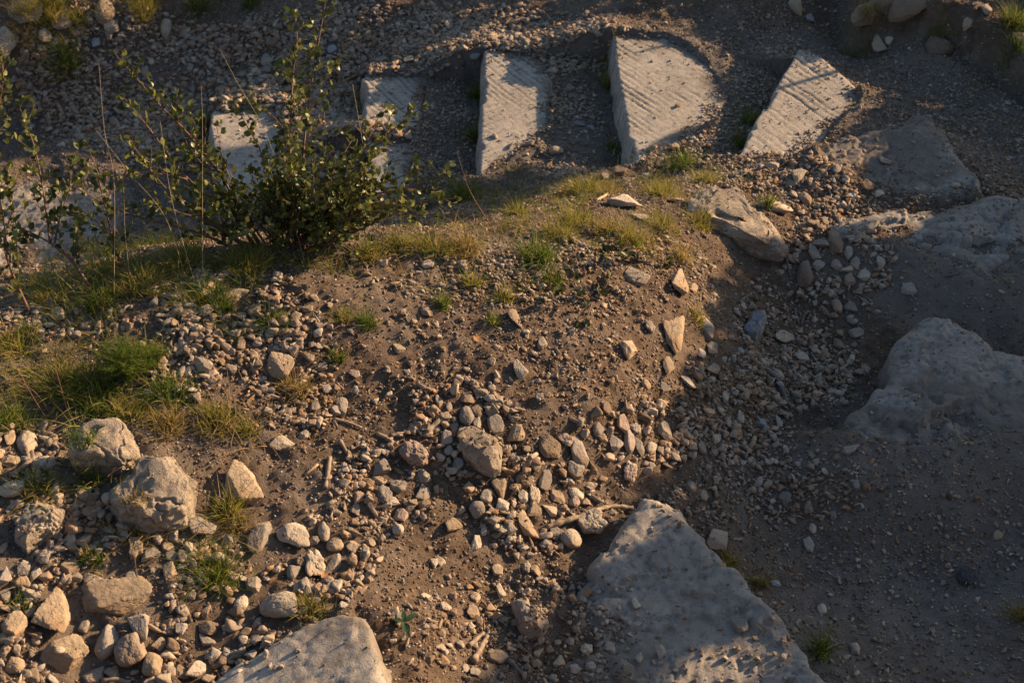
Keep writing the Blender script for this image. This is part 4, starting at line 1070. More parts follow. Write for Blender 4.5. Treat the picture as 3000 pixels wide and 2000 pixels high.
# broken straw and rootlets lying on the earth
N = 13000
x = r_.uniform(-3.0, 3.0, N); y = r_.uniform(2, 7.8, N); z = surf(x, y); px, py, _ = project(np.stack([x, y, z], 1))
k = r_.random(N) < np.where(((px > 1900) & (py > 500)) | (py < 400), .12, .7); x, y, z = x[k], y[k], z[k]; N = len(x)
a = r_.uniform(0, 6.283, N); L = r_.uniform(.012, .06, N)
V, F, t = blades(np.stack([x, y, z + .002], 1), np.stack([np.cos(a), np.sin(a)], 1) * 1.0, L, r_.uniform(.0012, .0024, N), r_.uniform(.72, 1, N), 6, bend=1.6)
o = link('dry_litter', make_mesh('dry_litter', V, tris=F, attr={'tint': t}), GRASS); tag(o, 'bits of straw and rootlets strewn over the ground', kind='stuff')

# ------------------------------------------------------------------ stems, twigs and leaves
def catmull(P, step):
    P = np.asarray(P, float); Q = np.vstack([2 * P[0] - P[1], P, 2 * P[-1] - P[-2]]); out = []
    for i in range(1, len(Q) - 2):
        n_ = max(2, int(np.linalg.norm(Q[i + 1] - Q[i]) / step)); t = np.linspace(0, 1, n_, endpoint=False)[:, None]
        p0, p1, p2, p3 = Q[i - 1], Q[i], Q[i + 1], Q[i + 2]
        out.append(.5 * (2 * p1 + (p2 - p0) * t + (2 * p0 - 5 * p1 + 4 * p2 - p3) * t ** 2 + (3 * p1 - p0 - 3 * p2 + p3) * t ** 3))
    out.append(P[-1:]); return np.vstack(out)

class Mass:
    def __init__(self): self.V, self.F, self.T, self.n = [], [], [], 0
    def add(self, V, F, t=None):
        self.V.append(V); self.F.append(np.asarray(F) + self.n); self.n += len(V)
        self.T.append(np.full(len(V), .5) if t is None else t)
    def build(self, name, mat, parent=None, origin=None, world=None):
        V = np.vstack(self.V); org = np.zeros(3) if origin is None else origin
        o = link(name, make_mesh(name, V - org, tris=np.vstack(self.F), attr={'tint': np.concatenate(self.T)}), mat, parent)
        return o

def tube(M, P, r0, r1, sides=6, knots=0, seed=0):
    P = np.asarray(P); n_ = len(P); T = np.gradient(P, axis=0); T /= np.linalg.norm(T, axis=1)[:, None] + 1e-9
    ref = np.array([.31, .77, .55]); A = np.cross(T, ref); A /= np.linalg.norm(A, axis=1)[:, None] + 1e-9; B = np.cross(T, A)
    r = r0 + (r1 - r0) * np.linspace(0, 1, n_) ** .8
    if knots: r = r * (1 + knots * vnoise(np.arange(n_) * .7, np.zeros(n_), np.zeros(n_) + seed, seed))
    an = np.arange(sides) / sides * 6.283
    V = P[:, None] + r[:, None, None] * (np.cos(an)[None, :, None] * A[:, None] + np.sin(an)[None, :, None] * B[:, None])
    V = V.reshape(-1, 3); F = []
    i = np.arange(n_ - 1)[:, None] * sides; j = np.arange(sides)[None]; j2 = (j + 1) % sides
    a, b, c, d = i + j, i + j2, i + sides + j2, i + sides + j
    F = np.concatenate([np.stack([a, b, c], -1).reshape(-1, 3), np.stack([a, c, d], -1).reshape(-1, 3)])
    e = len(V); V = np.vstack([V, P[:1], P[-1:]])
    F = np.vstack([F, [[(k + 1) % sides, k, e] for k in range(sides)], [[(n_ - 1) * sides + k, (n_ - 1) * sides + (k + 1) % sides, e + 1] for k in range(sides)]])
    M.add(V, F)

LP = np.array([[0, 0, 0], [.22, .30, .06], [.5, .44, .08], [.8, .26, .03], [1, 0, -.04], [.8, -.26, .03], [.5, -.44, .08], [.22, -.30, .06], [.22, 0, -.01], [.5, 0, -.0], [.8, 0, -.02]])
LF = np.array([[0, 8, 1], [1, 8, 9], [1, 9, 2], [2, 9, 10], [2, 10, 3], [3, 10, 4], [0, 7, 8], [7, 6, 9], [7, 9, 8], [6, 5, 10], [6, 10, 9], [5, 4, 10]])
def leaf(M, p, d, nrm, L, wid, tint, r_):
    d = d / (np.linalg.norm(d) + 1e-9); s_ = np.cross(nrm, d); s_ /= np.linalg.norm(s_) + 1e-9; n_ = np.cross(d, s_)
    q = LP * np.array([1, wid, r_.uniform(.5, 1.8)])
    q[:, 2] -= q[:, 0] ** 2 * r_.uniform(-.1, .3)
    V = p + L * (q[:, :1] * d + q[:, 1:2] * s_ + q[:, 2:3] * n_)
    M.add(V, LF, np.full(len(V), tint))

def unit(v): return v / (np.linalg.norm(v) + 1e-9)
def leafy_stem(P, r0, r1, r_, wood, green, twig=(.045, .14), twigs=1.0, leafL=(.0145, .027), start=.1, gap=.011, wid=(.75, 1.05), taper=True):
    C = catmull(P, .012); tube(wood, C, r0, r1, 6, .25, int(r_.integers(1e6)))
    n_ = len(C); s = 0; total = n_ * .012
    T = np.gradient(C, axis=0)
    nxt = start * total; pos = 0.0
    for i in range(1, n_):
        pos += np.linalg.norm(C[i] - C[i - 1])
        if pos < nxt: continue
        fr = i / n_; nxt = pos + r_.uniform(.016, .034) / twigs
        t = unit(T[i]); a = r_.normal(size=3); a = unit(a - t * (a @ t)); up = np.array([0, 0, 1.0])
        if r_.random() < .8 and fr < .97:
            L = r_.uniform(*twig) * (1.15 - .75 * fr if taper else 1)
            d = unit(a * .9 + t * .65 + up * .25)
            e = C[i] + d * L + up * L * .12 + r_.normal(0, L * .08, 3); mid = (C[i] + e) / 2 + r_.normal(0, L * .07, 3)
            tw = catmull([C[i], mid, e], .008); tube(wood, tw, max(r1 * .6, .0011), .0006, 4)
            for q in range(1, len(tw)):
                if r_.random() < .72:
                    tt = unit(tw[q] - tw[q - 1]); b = r_.normal(size=3); b = unit(b - tt * (b @ tt))
                    ld = unit(b * .8 + tt * .7 + up * .2); nn = unit(np.cross(ld, r_.normal(size=3)) + up * .5)
                    leaf(green, tw[q], ld, nn, r_.uniform(*leafL), r_.uniform(*wid), np.clip(r_.beta(1.6, 2.2) + .0, 0, 1), r_)
        for _ in range(r_.integers(0, 3)):
            b = r_.normal(size=3); b = unit(b - t * (b @ t)); ld = unit(b * .85 + t * .5 + up * .2); nn = unit(np.cross(ld, r_.normal(size=3)) + up * .4)
            leaf(green, C[i], ld, nn, r_.uniform(*leafL), r_.uniform(*wid), np.clip(r_.beta(1.6, 2.2), 0, 1), r_)
    for _ in range(5):
        t = unit(T[-1]); b = r_.normal(size=3); ld = unit(b * .5 + t); leaf(green, C[-1], ld, unit(r_.normal(size=3)), r_.uniform(*leafL) * .8, r_.uniform(*wid), r_.uniform(.4, 1), r_)
    return C

def bush(name, root_px, label, stems, fillers, seed, twigs=1.0, fill=None):
    base = cast([root_px[0]], [root_px[1]])[0]; dep0 = (base - CAM) @ FW
    root = empty(name, base); tag(root, label, 'bush')
    r_ = np.random.default_rng(seed)
    allst = []
    for st in stems:
        pts, off, r0, tw = st['p'], st.get('off', (0, 0)), st.get('r', .0045), st.get('t', 1.0)
        n_ = len(pts)
        allst.append(([at_depth(a, b, dep0 + off[0] + (off[1] - off[0]) * i / (n_ - 1)) for i, (a, b) in enumerate(pts)], r0, tw, st.get('base', True)))
    for _ in range(fillers):
        cx, cy, rx, ry = fill; a = r_.uniform(math.pi * 1.0, math.pi * 2.0); q = r_.uniform(.45, 1)
        tx, ty = cx + rx * q * math.cos(a), cy + ry * q * math.sin(a)
        dd = r_.uniform(-.28, .28)
        b0 = at_depth(root_px[0] + r_.uniform(-40, 60), root_px[1] - r_.uniform(5, 30), dep0 + r_.uniform(-.03, .05)); e = at_depth(tx, ty, dep0 + dd)
        allst.append(([b0, (b0 + e) / 2 + np.array([0, 0, .03]) + r_.normal(0, .02, 3), e], .0028, 1.15, True))
    for P, r0, tw, isb in allst:
        P = [np.asarray(p) for p in P]
        if isb: P = [np.array([P[0][0], P[0][1], min(P[0][2], surf(P[0][:1], P[0][1:2], G)[0] - .0)])] + P[1:] if np.linalg.norm(P[0][:2] - base[:2]) < .5 else P
        wood, green = Mass(), Mass()
        leafy_stem(P, r0, .0011, r_, wood, green, twigs=tw * twigs)
        b_ = wood.build('branch', BARK, root, base)
        green.build('foliage', LEAF, b_, base)
    return root
MAIN = [dict(p=[(610,560),(545,470),(450,360),(400,275),(372,215)], off=(.05,.15), r=.004, t=1.7),
 dict(p=[(570,560),(480,500),(390,440),(330,370),(298,320)], off=(-.05,-.3), r=.004, t=1.7),
 dict(p=[(600,560),(500,520),(420,490),(350,470)], off=(-.08,-.2), r=.0035, t=1.6),
 dict(p=[(600,560),(575,525),(505,400),(432,308),(370,245),(320,188),(262,122)], off=(0,-.1), r=.0062, t=1.9),
 dict(p=[(590,560),(520,480),(433,412),(380,345),(330,280),(285,225)], off=(-.02,-.2), r=.0058, t=1.9),
 dict(p=[(430,412),(370,400),(310,403),(255,402)], off=(-.15,-.25), r=.003, base=False),
 dict(p=[(660,560),(666,420),(667,315),(672,185),(682,90),(679,32)], off=(0,.12), r=.0058, t=1.7),
 dict(p=[(685,560),(694,420),(700,315),(716,190),(734,85),(750,-8)], off=(.05,.2), r=.006, t=1.7),
 dict(p=[(680,560),(740,480),(817,384),(860,335),(910,292),(972,245)], off=(.03,.05), r=.0048),
 dict(p=[(690,560),(770,490),(850,450),(940,430),(1025,398)], off=(.04,-.1), r=.0046, t=1.1),
 dict(p=[(640,560),(615,440),(600,353),(570,295),(538,238)], off=(0,.1), r=.004),
 dict(p=[(690,550),(770,440),(830,350),(880,248)], off=(.05,.22), r=.004),
 dict(p=[(640,560),(570,480),(520,390),(497,290)], off=(-.05,-.05), r=.0038),
 dict(p=[(560,560),(470,540),(383,515),(270,482),(150,420),(62,392)], off=(-.05,-.15), r=.0052, t=.8),
 dict(p=[(667,320),(630,270),(600,250),(578,243)], off=(.06,.1), r=.0022, base=False),
 dict(p=[(715,200),(680,170),(645,155)], off=(.15,.16), r=.0022, base=False),
 dict(p=[(720,170),(745,155),(770,150)], off=(.17,.2), r=.0018, base=False),
 dict(p=[(700,320),(740,280),(745,255)], off=(.12,.15), r=.002, base=False),
 dict(p=[(720,575),(755,560),(790,545),(815,575)], off=(-.05,-.15), r=.003, t=.7),
 dict(p=[(740,585),(765,545),(780,500)], off=(-.06,-.12), r=.003, t=.8),
 dict(p=[(700,560),(800,540),(880,500),(930,470)], off=(0,-.05), r=.004)]
bush('evergreen_bush', (668, 572), 'large leafy bush with reddish stems on the crest of the mound', MAIN, 30, 17, 1.0, (725, 540, 340, 270))
LEFT = [dict(p=[(212,668),(165,600),(118,560),(60,530),(-20,505)], off=(.02,-.02), r=.0062, t=.55),
 dict(p=[(60,690),(22,610),(10,545),(30,470),(-10,420)], off=(-.1,0), r=.0055, t=.6),
 dict(p=[(115,560),(108,500),(98,430),(82,350),(66,300),(42,240)], off=(.02,.1), r=.0042, t=.7, base=False),
 dict(p=[(262,560),(240,470),(222,390),(200,335)], off=(.0,.05), r=.004, t=.6),
 dict(p=[(20,610),(5,480),(-10,400)], off=(-.1,-.05), r=.0035, t=1, base=False),
 dict(p=[(-40,420),(-10,280),(6,190),(2,130)], off=(-.1,-.2), r=.004, t=1.1, base=False),
 dict(p=[(125,560),(140,490),(160,430),(162,370)], off=(.0,.0), r=.003, t=.7, base=False),
 dict(p=[(60,530),(30,520),(40,590),(-10,620)], off=(0,-.1), r=.003, t=.7, base=False),
 dict(p=[(165,600),(190,570),(180,520)], off=(0,0), r=.0025, t=.7, base=False),
 dict(p=[(290,590),(240,530),(195,490),(130,450)], off=(.0,.1), r=.003, t=.6)]
bush('evergreen_bush', (150, 680), 'thinner open bush with bent grey-brown stems at the left edge', LEFT, 0, 23, 1.7)
# small dark plants on the slope
def plantlet(name, label, cat, root_px, stems, leafL, seed, mat=SEEDLEAF, twigs=1.2, twig=(.02, .05), wid=(.55, .8), r0=.0022):
    base = cast([root_px[0]], [root_px[1]])[0]; root = empty(name, base); tag(root, label, cat)
    r_ = np.random.default_rng(seed); wood, green = Mass(), Mass()
    for st in stems:
        P = []
        for i, (a, b, h) in enumerate(st):
            P.append(cast([a], [b], h)[0])
        leafy_stem(P, r0, .0009, r_, wood, green, twig=twig, twigs=twigs, leafL=leafL, start=.2, wid=wid)
    wood.build('stem', BARK, root, base); green.build('foliage', mat, root, base)
plantlet('small_plant', 'dark leaved creeping plant on the crest, left of the orange tuft', 'plant', (1490,605), [[(1490,605,.0),(1450,590,.03),(1415,575,.05),(1385,580,.05)],[(1450,600,.01),(1425,590,.04),(1410,545,.07)],[(1480,610,.0),(1510,595,.03),(1535,600,.03)]], (.022,.036), 41, twigs=.62)
plantlet('small_plant', 'dark leaved plant with red stems sprawling on the gravel slope', 'plant', (1360,690), [[(1360,690,0),(1345,660,.04),(1330,640,.06)],[(1355,690,0),(1320,680,.04),(1285,675,.04)],[(1360,695,0),(1350,725,.03),(1335,740,.02)],[(1365,690,0),(1390,660,.03),(1400,640,.03)]], (.02,.032), 43, twigs=.6)
plantlet('twig', 'bare reddish twig reaching from the creeping plant down the slope', 'twig', (1295,575), [[(1300,585,.01),(1335,620,.03),(1370,650,.02)]], (.016,.022), 45, twigs=.1)
# a seedling of four leaves
b0 = cast([930], [1440])[0]; sr = empty('seedling', b0); tag(sr, 'four-leaved green seedling in bare earth by the smooth bottom step', 'seedling')
wd, gn = Mass(), Mass(); r_ = np.random.default_rng(3); tube(wd, catmull([b0, b0 + [0, 0, .012], b0 + [0, 0, .022]], .004), .0014, .001)
for dx, dy, L in ((.6, .5, .04), (-.15, .9, .034), (-.8, .25, .03), (.2, -.75, .045)):
    leaf(gn, b0 + np.array([0, 0, .02]), np.array([dx, dy, .22]), np.array([0, 0, 1.0]), L, .5, r_.uniform(.3, .7), r_)
wd.build('stem', BARK, sr, b0); gn.build('foliage', leaf_mat('seedling_leaf', (.03, .07, .03), (.07, .12, .05), .45, .25), sr, b0)
# feathery fennel-like plant
def feathery(px, py, hpx, wpx, label, seed, n_=130):
    b0 = cast([px], [py])[0]; k = ((b0 - CAM) @ FW) * KPX; r_ = np.random.default_rng(seed)
    root = empty('feathery_plant', b0); tag(root, label, 'plant'); wd = Mass(); base, ln, le = [], [], []
    for _ in range(n_):
        a = r_.uniform(0, 6.283); rr = wpx * k * .5 * math.sqrt(r_.random()); hh = hpx * k * r_.uniform(.5, 1.15) * (1.1 - .5 * rr / (wpx * k * .5))
        e = b0 + np.array([rr * math.cos(a), rr * math.sin(a) * .8, hh]); m = b0 + (e - b0) * .5 + np.array([0, 0, hh * .12])
        C = catmull([b0 + r_.normal(0, .012, 3) * [1, 1, 0], m, e], .006); tube(wd, C, .0012, .0006, 4)
        for q in range(len(C) // 3, len(C)):
            for _2 in range(4):
                base.append(C[q]); ln.append(r_.uniform(.008, .018)); le.append(r_.normal(0, .9, 2))
    base = np.array(base); N = len(base)
    V, F, t = blades(base, np.array(le), np.array(ln), np.full(N, .0012), r_.uniform(.08, .42, N), seed, segs=2)
    wd.build('stem', leaf_mat('green_stem_%d' % seed, (.06, .1, .02), (.1, .14, .03), .5, .1), root, b0)
    link('foliage', make_mesh('foliage', V - b0, tris=F, attr={'tint': t}), GRASS, root)
feathery(292, 862, 95, 150, 'bright green feathery plant left of the white upright pebbles', 71, 150)
feathery(345, 835, 50, 110, 'smaller feathery plant right behind the bright green one', 73, 70)
# stalks, sticks
def rod(name, label, cat, pts, r0, r1, mat, lifts=None, depth=None, knots=.2, group=None):
    if depth is None:
        P = [cast([a], [b], (lifts[i] if lifts else r0 * .7))[0] for i, (a, b) in enumerate(pts)]
    else:
        d0 = (cast([pts[0][0]], [pts[0][1]])[0] - CAM) @ FW; P = [cast([pts[0][0]], [pts[0][1]])[0]] + [at_depth(a, b, d0 + depth * (i + 1) / len(pts)) for i, (a, b) in enumerate(pts[1:])]
    M = Mass(); tube(M, catmull(P, .008), r0, r1, 6, knots, len(label)); o = M.build(name, mat, None, np.asarray(P[0])); o.location = P[0]
    tag(o, label, cat, group); return o
ST = 'thin dry grass stalks'
for i, (pts, lab, mt) in enumerate([
 ([(262,690),(262,420),(240,300),(227,145)], 'tallest thin straw stalk, left of the bush', STRAW),
 ([(700,600),(620,330),(545,190),(504,112)], 'thin straw stalk slanting up left through the bush', STRAW),
 ([(465,640),(465,420),(465,280),(462,198)], 'upright straw stalk through the left half of the bush', STRAW),
 ([(430,650),(380,500),(300,400),(218,296)], 'straw stalk slanting up left below the long bush stems', STRAW),
 ([(300,650),(288,540),(284,430)], 'short upright straw stalk beside the tallest one', STRAW),
 ([(450,660),(395,460),(368,280)], 'fine stalk crossing the lower long bush stem', STRAW),
 ([(190,640),(130,480),(95,370)], 'stalk slanting across the left branches', STRAW),
 ([(22,580),(25,470),(24,372)], 'short pale stalk at the left edge', STRAW),
 ([(330,620),(260,520),(190,468)], 'low slanting stalk over the shaded first step', STRAW),
 ([(862,560),(850,430),(830,310),(810,195)], 'fine pale stalk rising right of the bush', STRAW),
 ([(1135,530),(1085,450),(1065,400),(1050,348)], 'reddish-tipped stalk in front of the white-pebble step', REDSTRAW),
 ([(480,800),(560,765),(580,740)], 'bent straw lying over the gravel below the bush', STRAW),
 ([(115,975),(75,910),(40,850),(-5,795)], 'thick reddish stalk leaning at the left edge', REDSTRAW),
 ([(120,960),(80,900),(-5,850)], 'lower reddish stalk leaning at the left edge', REDSTRAW),
 ([(160,960),(140,890),(110,780)], 'thin reddish stalk rising behind the yellow grass', REDSTRAW),
 ([(235,885),(265,835),(300,818),(320,817)], 'curved dry stem in front of the feathery plant', STRAW),
 ([(530,950),(525,880),(520,840)], 'short fine upright stem in the gravel left of the cube-like rock', STRAW),
 ([(945,700),(930,650),(940,600)], 'forked pale stem on the upper slope', STRAW),
 ([(930,700),(912,665),(905,640)], 'thin pale stem left of the forked one', STRAW)]):
    rod('dry_stalk', lab, 'dry stalk', pts, .0008 if mt is STRAW else .0017, .0004, mt, depth=-.05, group=ST, knots=.1)
for pts, r0, r1, mt, lab in [
 ([(1738,813),(1752,840),(1781,866),(1801,905),(1806,930)], .0115, .008, GREYWOOD, 'thick grey dead branch lying on the shaded gravel'),
 ([(1698,696),(1710,683),(1723,673)], .007, .005, GREYWOOD, 'short grey stick on the bank above the trapezoid rock'),
 ([(1871,856),(1890,848),(1911,838)], .007, .005, GREYWOOD, 'tapering grey stick right of the thick dead branch'),
 ([(1825,708),(1829,730),(1836,742)], .006, .005, GREYWOOD, 'knobbly grey stick in the gravel chute'),
 ([(1850,715),(1845,730),(1840,745)], .006, .004, GREYWOOD, 'second knobbly stick in the chute, touching the first'),
 ([(1806,593),(1812,620),(1818,645)], .004, .003, GREYWOOD, 'thin upright twig under the broad flat rock end'),
 ([(2172,634),(2188,631),(2203,627)], .006, .004, GREYWOOD, 'straight grey stick on the trail near the ragged step'),
 ([(865,995),(885,1004),(914,1020)], .0055, .004, DRYWOOD, 'short brown stick pointing at the knobbly pinkish rock'),
 ([(897,1000),(935,993),(974,982)], .007, .005, DRYWOOD, 'pale brown stick behind the knobbly pinkish rock'),
 ([(978,992),(993,980),(1011,963)], .012, .008, DRYWOOD, 'thick tan piece of wood in the centre pebble heap'),
 ([(765,962),(800,970),(831,982)], .006, .004, DRYWOOD, 'stick lying on bare earth left of the centre heap'),
 ([(780,1010),(790,1027),(800,1045)], .006, .004, DRYWOOD, 'short stick below the bare earth stick'),
 ([(757,1050),(753,1085),(747,1120)], .008, .0055, DRYWOOD, 'upright pale dead stick on bare earth left of the heaps'),
 ([(700,1090),(715,1078),(730,1066)], .004, .003, STRAW, 'thin dead twig left of the upright pale stick'),
 ([(1255,1210),(1331,1185),(1401,1163),(1453,1166)], .0085, .006, DRYWOOD, 'long buried root reaching the wedge step tip'),
 ([(1147,1174),(1175,1182),(1200,1190)], .0045, .003, DRYWOOD, 'thin stick left of the tall tan block'),
 ([(1087,1518),(1103,1488),(1119,1458)], .0095, .006, DRYWOOD, 'flat split stick near the half buried stone'),
 ([(1077,1482),(1094,1467),(1111,1452)], .008, .005, DRYWOOD, 'shorter split stick just behind the flat one'),
 ([(1167,1512),(1183,1530),(1201,1548)], .0075, .006, GREYWOOD, 'dark stick at the bottom, right of the half buried stone'),
 ([(27,1092),(58,1068),(92,1043)], .009, .007, DRYWOOD, 'straight weathered stick at the left edge by the oblong block'),
 ([(233,1562),(265,1560),(300,1566)], .008, .006, DRYWOOD, 'stick cut by the bottom edge at left'),
 ([(555,1400),(562,1380),(560,1365)], .006, .004, DRYWOOD, 'knotty root piece below the largest green clump'),
 ([(1370,460),(1385,452),(1396,445)], .005, .004, STRAW, 'pale chip of wood on the far slope by the brown dry grass'),
 ([(1245,570),(1252,620),(1240,640)], .0045, .003, STRAW, 'curled pale root below the crest')]:
    rod('stick', lab, 'stick', pts, r0, r1, mt, knots=.35, group='dead sticks on the ground')
# fallen leaves
def fallen(px, py, L, lab, seed):
    p = cast([px], [py], .004)[0]; r_ = np.random.default_rng(seed); M = Mass()
    leaf(M, p, r_.normal(size=3) * [1, 1, .15], np.array([.2, .1, 1.0]), L, .7, .5, r_); o = M.build('fallen_leaf', DRYLEAF, None, p); o.location = p
    tag(o, lab, 'fallen leaf', 'fallen leaves')
for i, (a, b, L, lab) in enumerate([(1655,1290,.02,'small orange leaf behind the wedge step edge'),(515,745,.03,'curled brown leaf in the gravel below the long tan stone'),(1150,1090,.03,'brown leaf by the dark tan upright stone'),(690,742,.026,'rusty leaf on the upper gravel below the bush'),(205,1125,.034,'brown leaf wedged beside the largest boulder'),(400,1275,.03,'reddish leaf among stones under the layered rock'),(1352,895,.024,'tan leaf on the slope above the gravel fan'),(620,1345,.03,'curled leaf in the heap above the loaf-shaped stone'),(1027,1346,.034,'orange fallen leaf on bare earth by the bottom pebbles'),(1100,786,.03,'brown fallen leaf below the upper slope sprig'),(878,792,.03,'rust fallen leaf in the gravel right of the cube-like rock'),(1357,1352,.026,'small yellow fallen leaf left of the wedge step'),(2008,1052,.022,'yellowish fallen leaf on the shaded trail'),(740,1330,.03,'dark red fallen leaf in the heap left of centre'),(1438,1096,.026,'thin green-brown fallen leaf near the pinkish lump')]):
    fallen(a, b, L, lab, 50 + i)

# ------------------------------------------------------------------ added leaf screen out of view, shaped to cast the shade on the trail
EL, AZ = R(17.5), R(28.0)
SUN = np.array([math.cos(EL) * math.cos(AZ), math.cos(EL) * math.sin(AZ), math.sin(EL)])
UA = np.array([-math.sin(AZ), math.cos(AZ), 0]); VA = np.cross(SUN, UA); VA = VA * (1 if VA[2] > 0 else -1)
LIT = [
 [(-80,650),(200,615),(330,560),(640,520),(1000,520),(1200,480),(1290,420),(1390,400),(1450,360),(1560,365),(1640,360),(1690,345),(1760,345),(1850,330),(1930,350),(1975,430),(1935,520),(1860,565),(1815,545),(1700,560),(1650,600),(1620,640),(1605,720),(1590,800),(1545,880),(1520,960),(1510,1060),(1460,1110),(1430,1180),(1320,1290),(1270,1370),(1250,1420),(1130,1480),(1060,1580),(1000,1700),(-200,1700)],
 [(1560,1470),(1620,1450),(1690,1530),(1700,1640),(1540,1640)],
 [(1798,165),(1836,150),(1895,165),(1985,205),(1990,250),(1930,300),(1870,350),(1680,380),(1690,340),(1760,240)],
 [(1405,70),(1540,80),(1600,115),(1635,150),(1630,190),(1590,240),(1530,295),(1480,300),(1455,330),(1470,380),(1560,350),(1560,385),(1440,400),(1425,200)],
 [(1105,108),(1250,118),(1400,150),(1380,185),(1290,238),(1200,275),(1130,298),(1120,340),(1150,345),(1120,410),(1095,410)],
 [(828,170),(990,160),(990,205),(930,250),(860,300),(880,330),(828,330)],
 [(470,245),(570,238),(690,250),(640,300),(580,330),(500,330)],
 [(-50,390),(60,370),(240,370),(260,420),(120,450),(80,640),(-50,660)],
 [(-50,-30),(520,-30),(560,60),(420,110),(200,60),(60,110),(-50,130)],
 [(2140,60),(2200,15),(2400,0),(2400,110),(2280,120),(2190,130)],
 [(2040,470),(2100,460),(2120,520),(2080,560),(2000,540)],
]
def inside_any(px, py):
    r = np.zeros(px.shape, bool)
    for q in LIT:
        sd, _ = sdist(px, py, np.array(q, float)); r |= sd > 0
    return r
gx_, gy_ = np.meshgrid(np.arange(-60, W + 60, 6.0), np.arange(-40, H + 80, 6.0)); gx_, gy_ = gx_.ravel(), gy_.ravel()
P = cast(gx_, gy_); lit = inside_any(gx_, gy_)
own = np.zeros(len(P), bool)                 # already shaded by the lie of the land
for q_ in np.concatenate([np.linspace(.03, .6, 20), np.linspace(.65, 4, 24)]):
    Q = P + SUN * q_; own |= surf(Q[:, 0], Q[:, 1]) > Q[:, 2] + .012
gy_k = gy_[lit | ~own]; P, lit = P[lit | ~own], lit[lit | ~own]
cell = .03
uu, vv = P @ UA, P @ VA
u0, v0 = uu.min() - .3, vv.min() - .3; nu, nv = int((uu.max() - u0) / cell) + 9, int((vv.max() - v0) / cell) + 9
iu, iv = ((uu - u0) / cell).astype(int), ((vv - v0) / cell).astype(int)
cl_, cs_ = np.zeros((nu, nv)), np.zeros((nu, nv))
np.add.at(cl_, (iu[lit], iv[lit]), 1); np.add.at(cs_, (iu[~lit], iv[~lit]), 1)
for _ in range(2):      # neighbours count too
    for A_ in (cl_, cs_):
        B_ = A_.copy(); B_[1:] += .5 * A_[:-1]; B_[:-1] += .5 * A_[1:]; B_[:, 1:] += .5 * A_[:, :-1]; B_[:, :-1] += .5 * A_[:, 1:]; A_[:] = B_
far_ = np.zeros((nu, nv), bool); fm = lit & (gy_k < 430); far_[iu[fm], iv[fm]] = True
g_ = far_.copy(); g_[1:] |= far_[:-1]; g_[:-1] |= far_[1:]; g_[:, 1:] |= far_[:, :-1]; g_[:, :-1] |= far_[:, 1:]
dark = (cs_ > 0) & (cs_ > cl_ * 4) & ~g_
# distance of each dark cell from the lit ones, to thin the screen's edge
gap = np.zeros(dark.shape); near = (cl_ > 0) & ~dark
for st_ in range(7):
    gap[dark & ~near] += 1
    g_ = near.copy(); g_[1:] |= near[:-1]; g_[:-1] |= near[1:]; g_[:, 1:] |= near[:, :-1]; g_[:, :-1] |= near[:, 1:]; near = g_
ysum, ynum = np.zeros(dark.shape), np.zeros(dark.shape)
np.add.at(ysum, (iu, iv), gy_k); np.add.at(ynum, (iu, iv), 1)
ymean = ysum / np.maximum(ynum, 1); soft = (ymean > 600) & (ymean < 1280)
ci, cj = np.where(dark); r_ = np.random.default_rng(12)
rep = 6
pk = np.where(soft[ci, cj], .10 + .9 * (gap[ci, cj] / 7.0) ** 1.2, 1.0); kr = r_.random((len(ci), rep)) < pk[:, None]
ci, cj = np.repeat(ci, rep)[kr.ravel()], np.repeat(cj, rep)[kr.ravel()]; rep = 1; n_ = len(ci)
u = u0 + (np.repeat(ci, rep) + r_.uniform(-.1, 1.1, n_)) * cell; v = v0 + (np.repeat(cj, rep) + r_.uniform(-.1, 1.1, n_)) * cell
wdist = 5.5 + .7 * r_.random(n_) + .35 * np.sin(u * 2.1)
ctr = u[:, None] * UA + v[:, None] * VA + wdist[:, None] * SUN
nrm = SUN + r_.normal(0, .45, (n_, 3)); nrm /= np.linalg.norm(nrm, axis=1)[:, None]
a_ = np.cross(nrm, r_.normal(size=(n_, 3))); a_ /= np.linalg.norm(a_, axis=1)[:, None]; b_ = np.cross(nrm, a_)
S = r_.uniform(.022, .04, n_)[:, None]
tpl = [(1.15, 0), (.5, .5), (-.5, .5), (-1.0, 0), (-.5, -.5), (.5, -.5)]
V = np.stack([ctr + a_ * S * p_ + b_ * S * q_ for p_, q_ in tpl], 1).reshape(-1, 3)
F = (np.array([[0, 1, 2], [0, 2, 3], [0, 3, 4], [0, 4, 5]])[None] + (np.arange(n_) * 6)[:, None, None]).reshape(-1, 3)
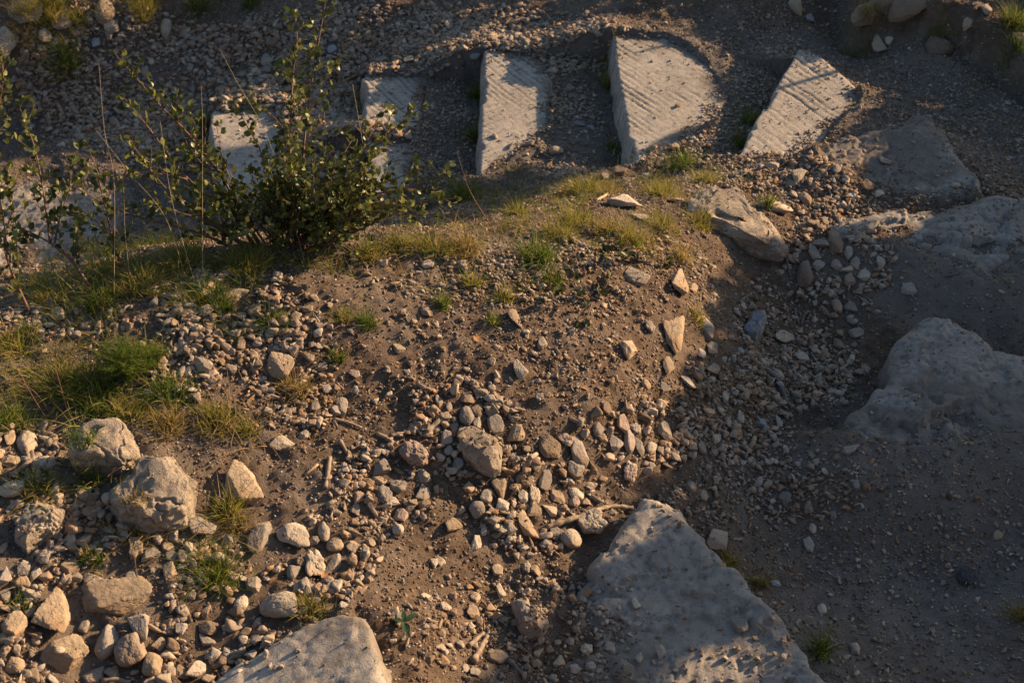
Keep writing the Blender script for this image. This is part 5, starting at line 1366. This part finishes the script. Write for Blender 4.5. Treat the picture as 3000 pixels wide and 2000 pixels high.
o = link('foliage', make_mesh('shade_screen', V, tris=F, attr={'tint': np.repeat(r_.random(n_), 6)}), SCREENLEAF); o.name = 'shade_screen'  # unseen leaf cards added cell by cell where shade is wanted
tag(o, 'added unseen leaf screen, shaped to cast the shade on the trail', kind='stuff')
SCREENSTEM = Mass()  # stems added to carry the unseen leaf screen
for k in range(9):
    uu_ = u.min() + (u.max() - u.min()) * (k + .5) / 9; sel = np.abs(u - uu_) < .3
    if not sel.any(): continue
    c = ctr[sel].mean(0); zb = surf(c[:1], c[1:2], G)[0]
    c_top = ctr[sel][np.argmax(ctr[sel][:, 2])]
    tube(SCREENSTEM, catmull([[c[0], c[1], zb - .2], [c[0] + .1, c[1], (zb + c[2]) / 2], c], .1), .03, .008, 8, .2, k)
o = SCREENSTEM.build('shade_screen_stems', GREYBARK); tag(o, 'added stems under the unseen leaf screen', kind='stuff')
# ------------------------------------------------------------------ light, sky, camera
sl = bpy.data.lights.new('sun', 'SUN'); sl.energy = 5.0; sl.angle = R(.5); sl.color = (1.0, .67, .385)
so = bpy.data.objects.new('sun', sl); COL.objects.link(so)
so.rotation_euler = Vector((-SUN[0], -SUN[1], -SUN[2])).to_track_quat('-Z', 'Y').to_euler()
w = bpy.data.worlds.new('World'); scene.world = w; w.use_nodes = True
nt = w.node_tree; bg = nt.nodes['Background']
sky = nt.nodes.new('ShaderNodeTexSky'); sky.sky_type = 'NISHITA'; sky.sun_disc = False
sky.sun_elevation = EL; sky.sun_rotation = R(90) - AZ
nt.links.new(sky.outputs[0], bg.inputs[0]); bg.inputs[1].default_value = .072
cd = bpy.data.cameras.new('camera'); cd.lens = LENS; cd.sensor_width = 36; cd.clip_end = 200; cd.clip_start = .05
cd.dof.use_dof = True; cd.dof.focus_distance = 4.0; cd.dof.aperture_fstop = 7.0
co = bpy.data.objects.new('camera', cd); COL.objects.link(co)
co.location = CAM; co.rotation_euler = (R(90) - PITCH, 0, 0); scene.camera = co
vs = scene.view_settings
scene.display_settings.display_device = 'sRGB'
vs.view_transform = 'Standard'; vs.look = 'None'; vs.gamma = 1; vs.use_curve_mapping = False; vs.exposure = 1.16
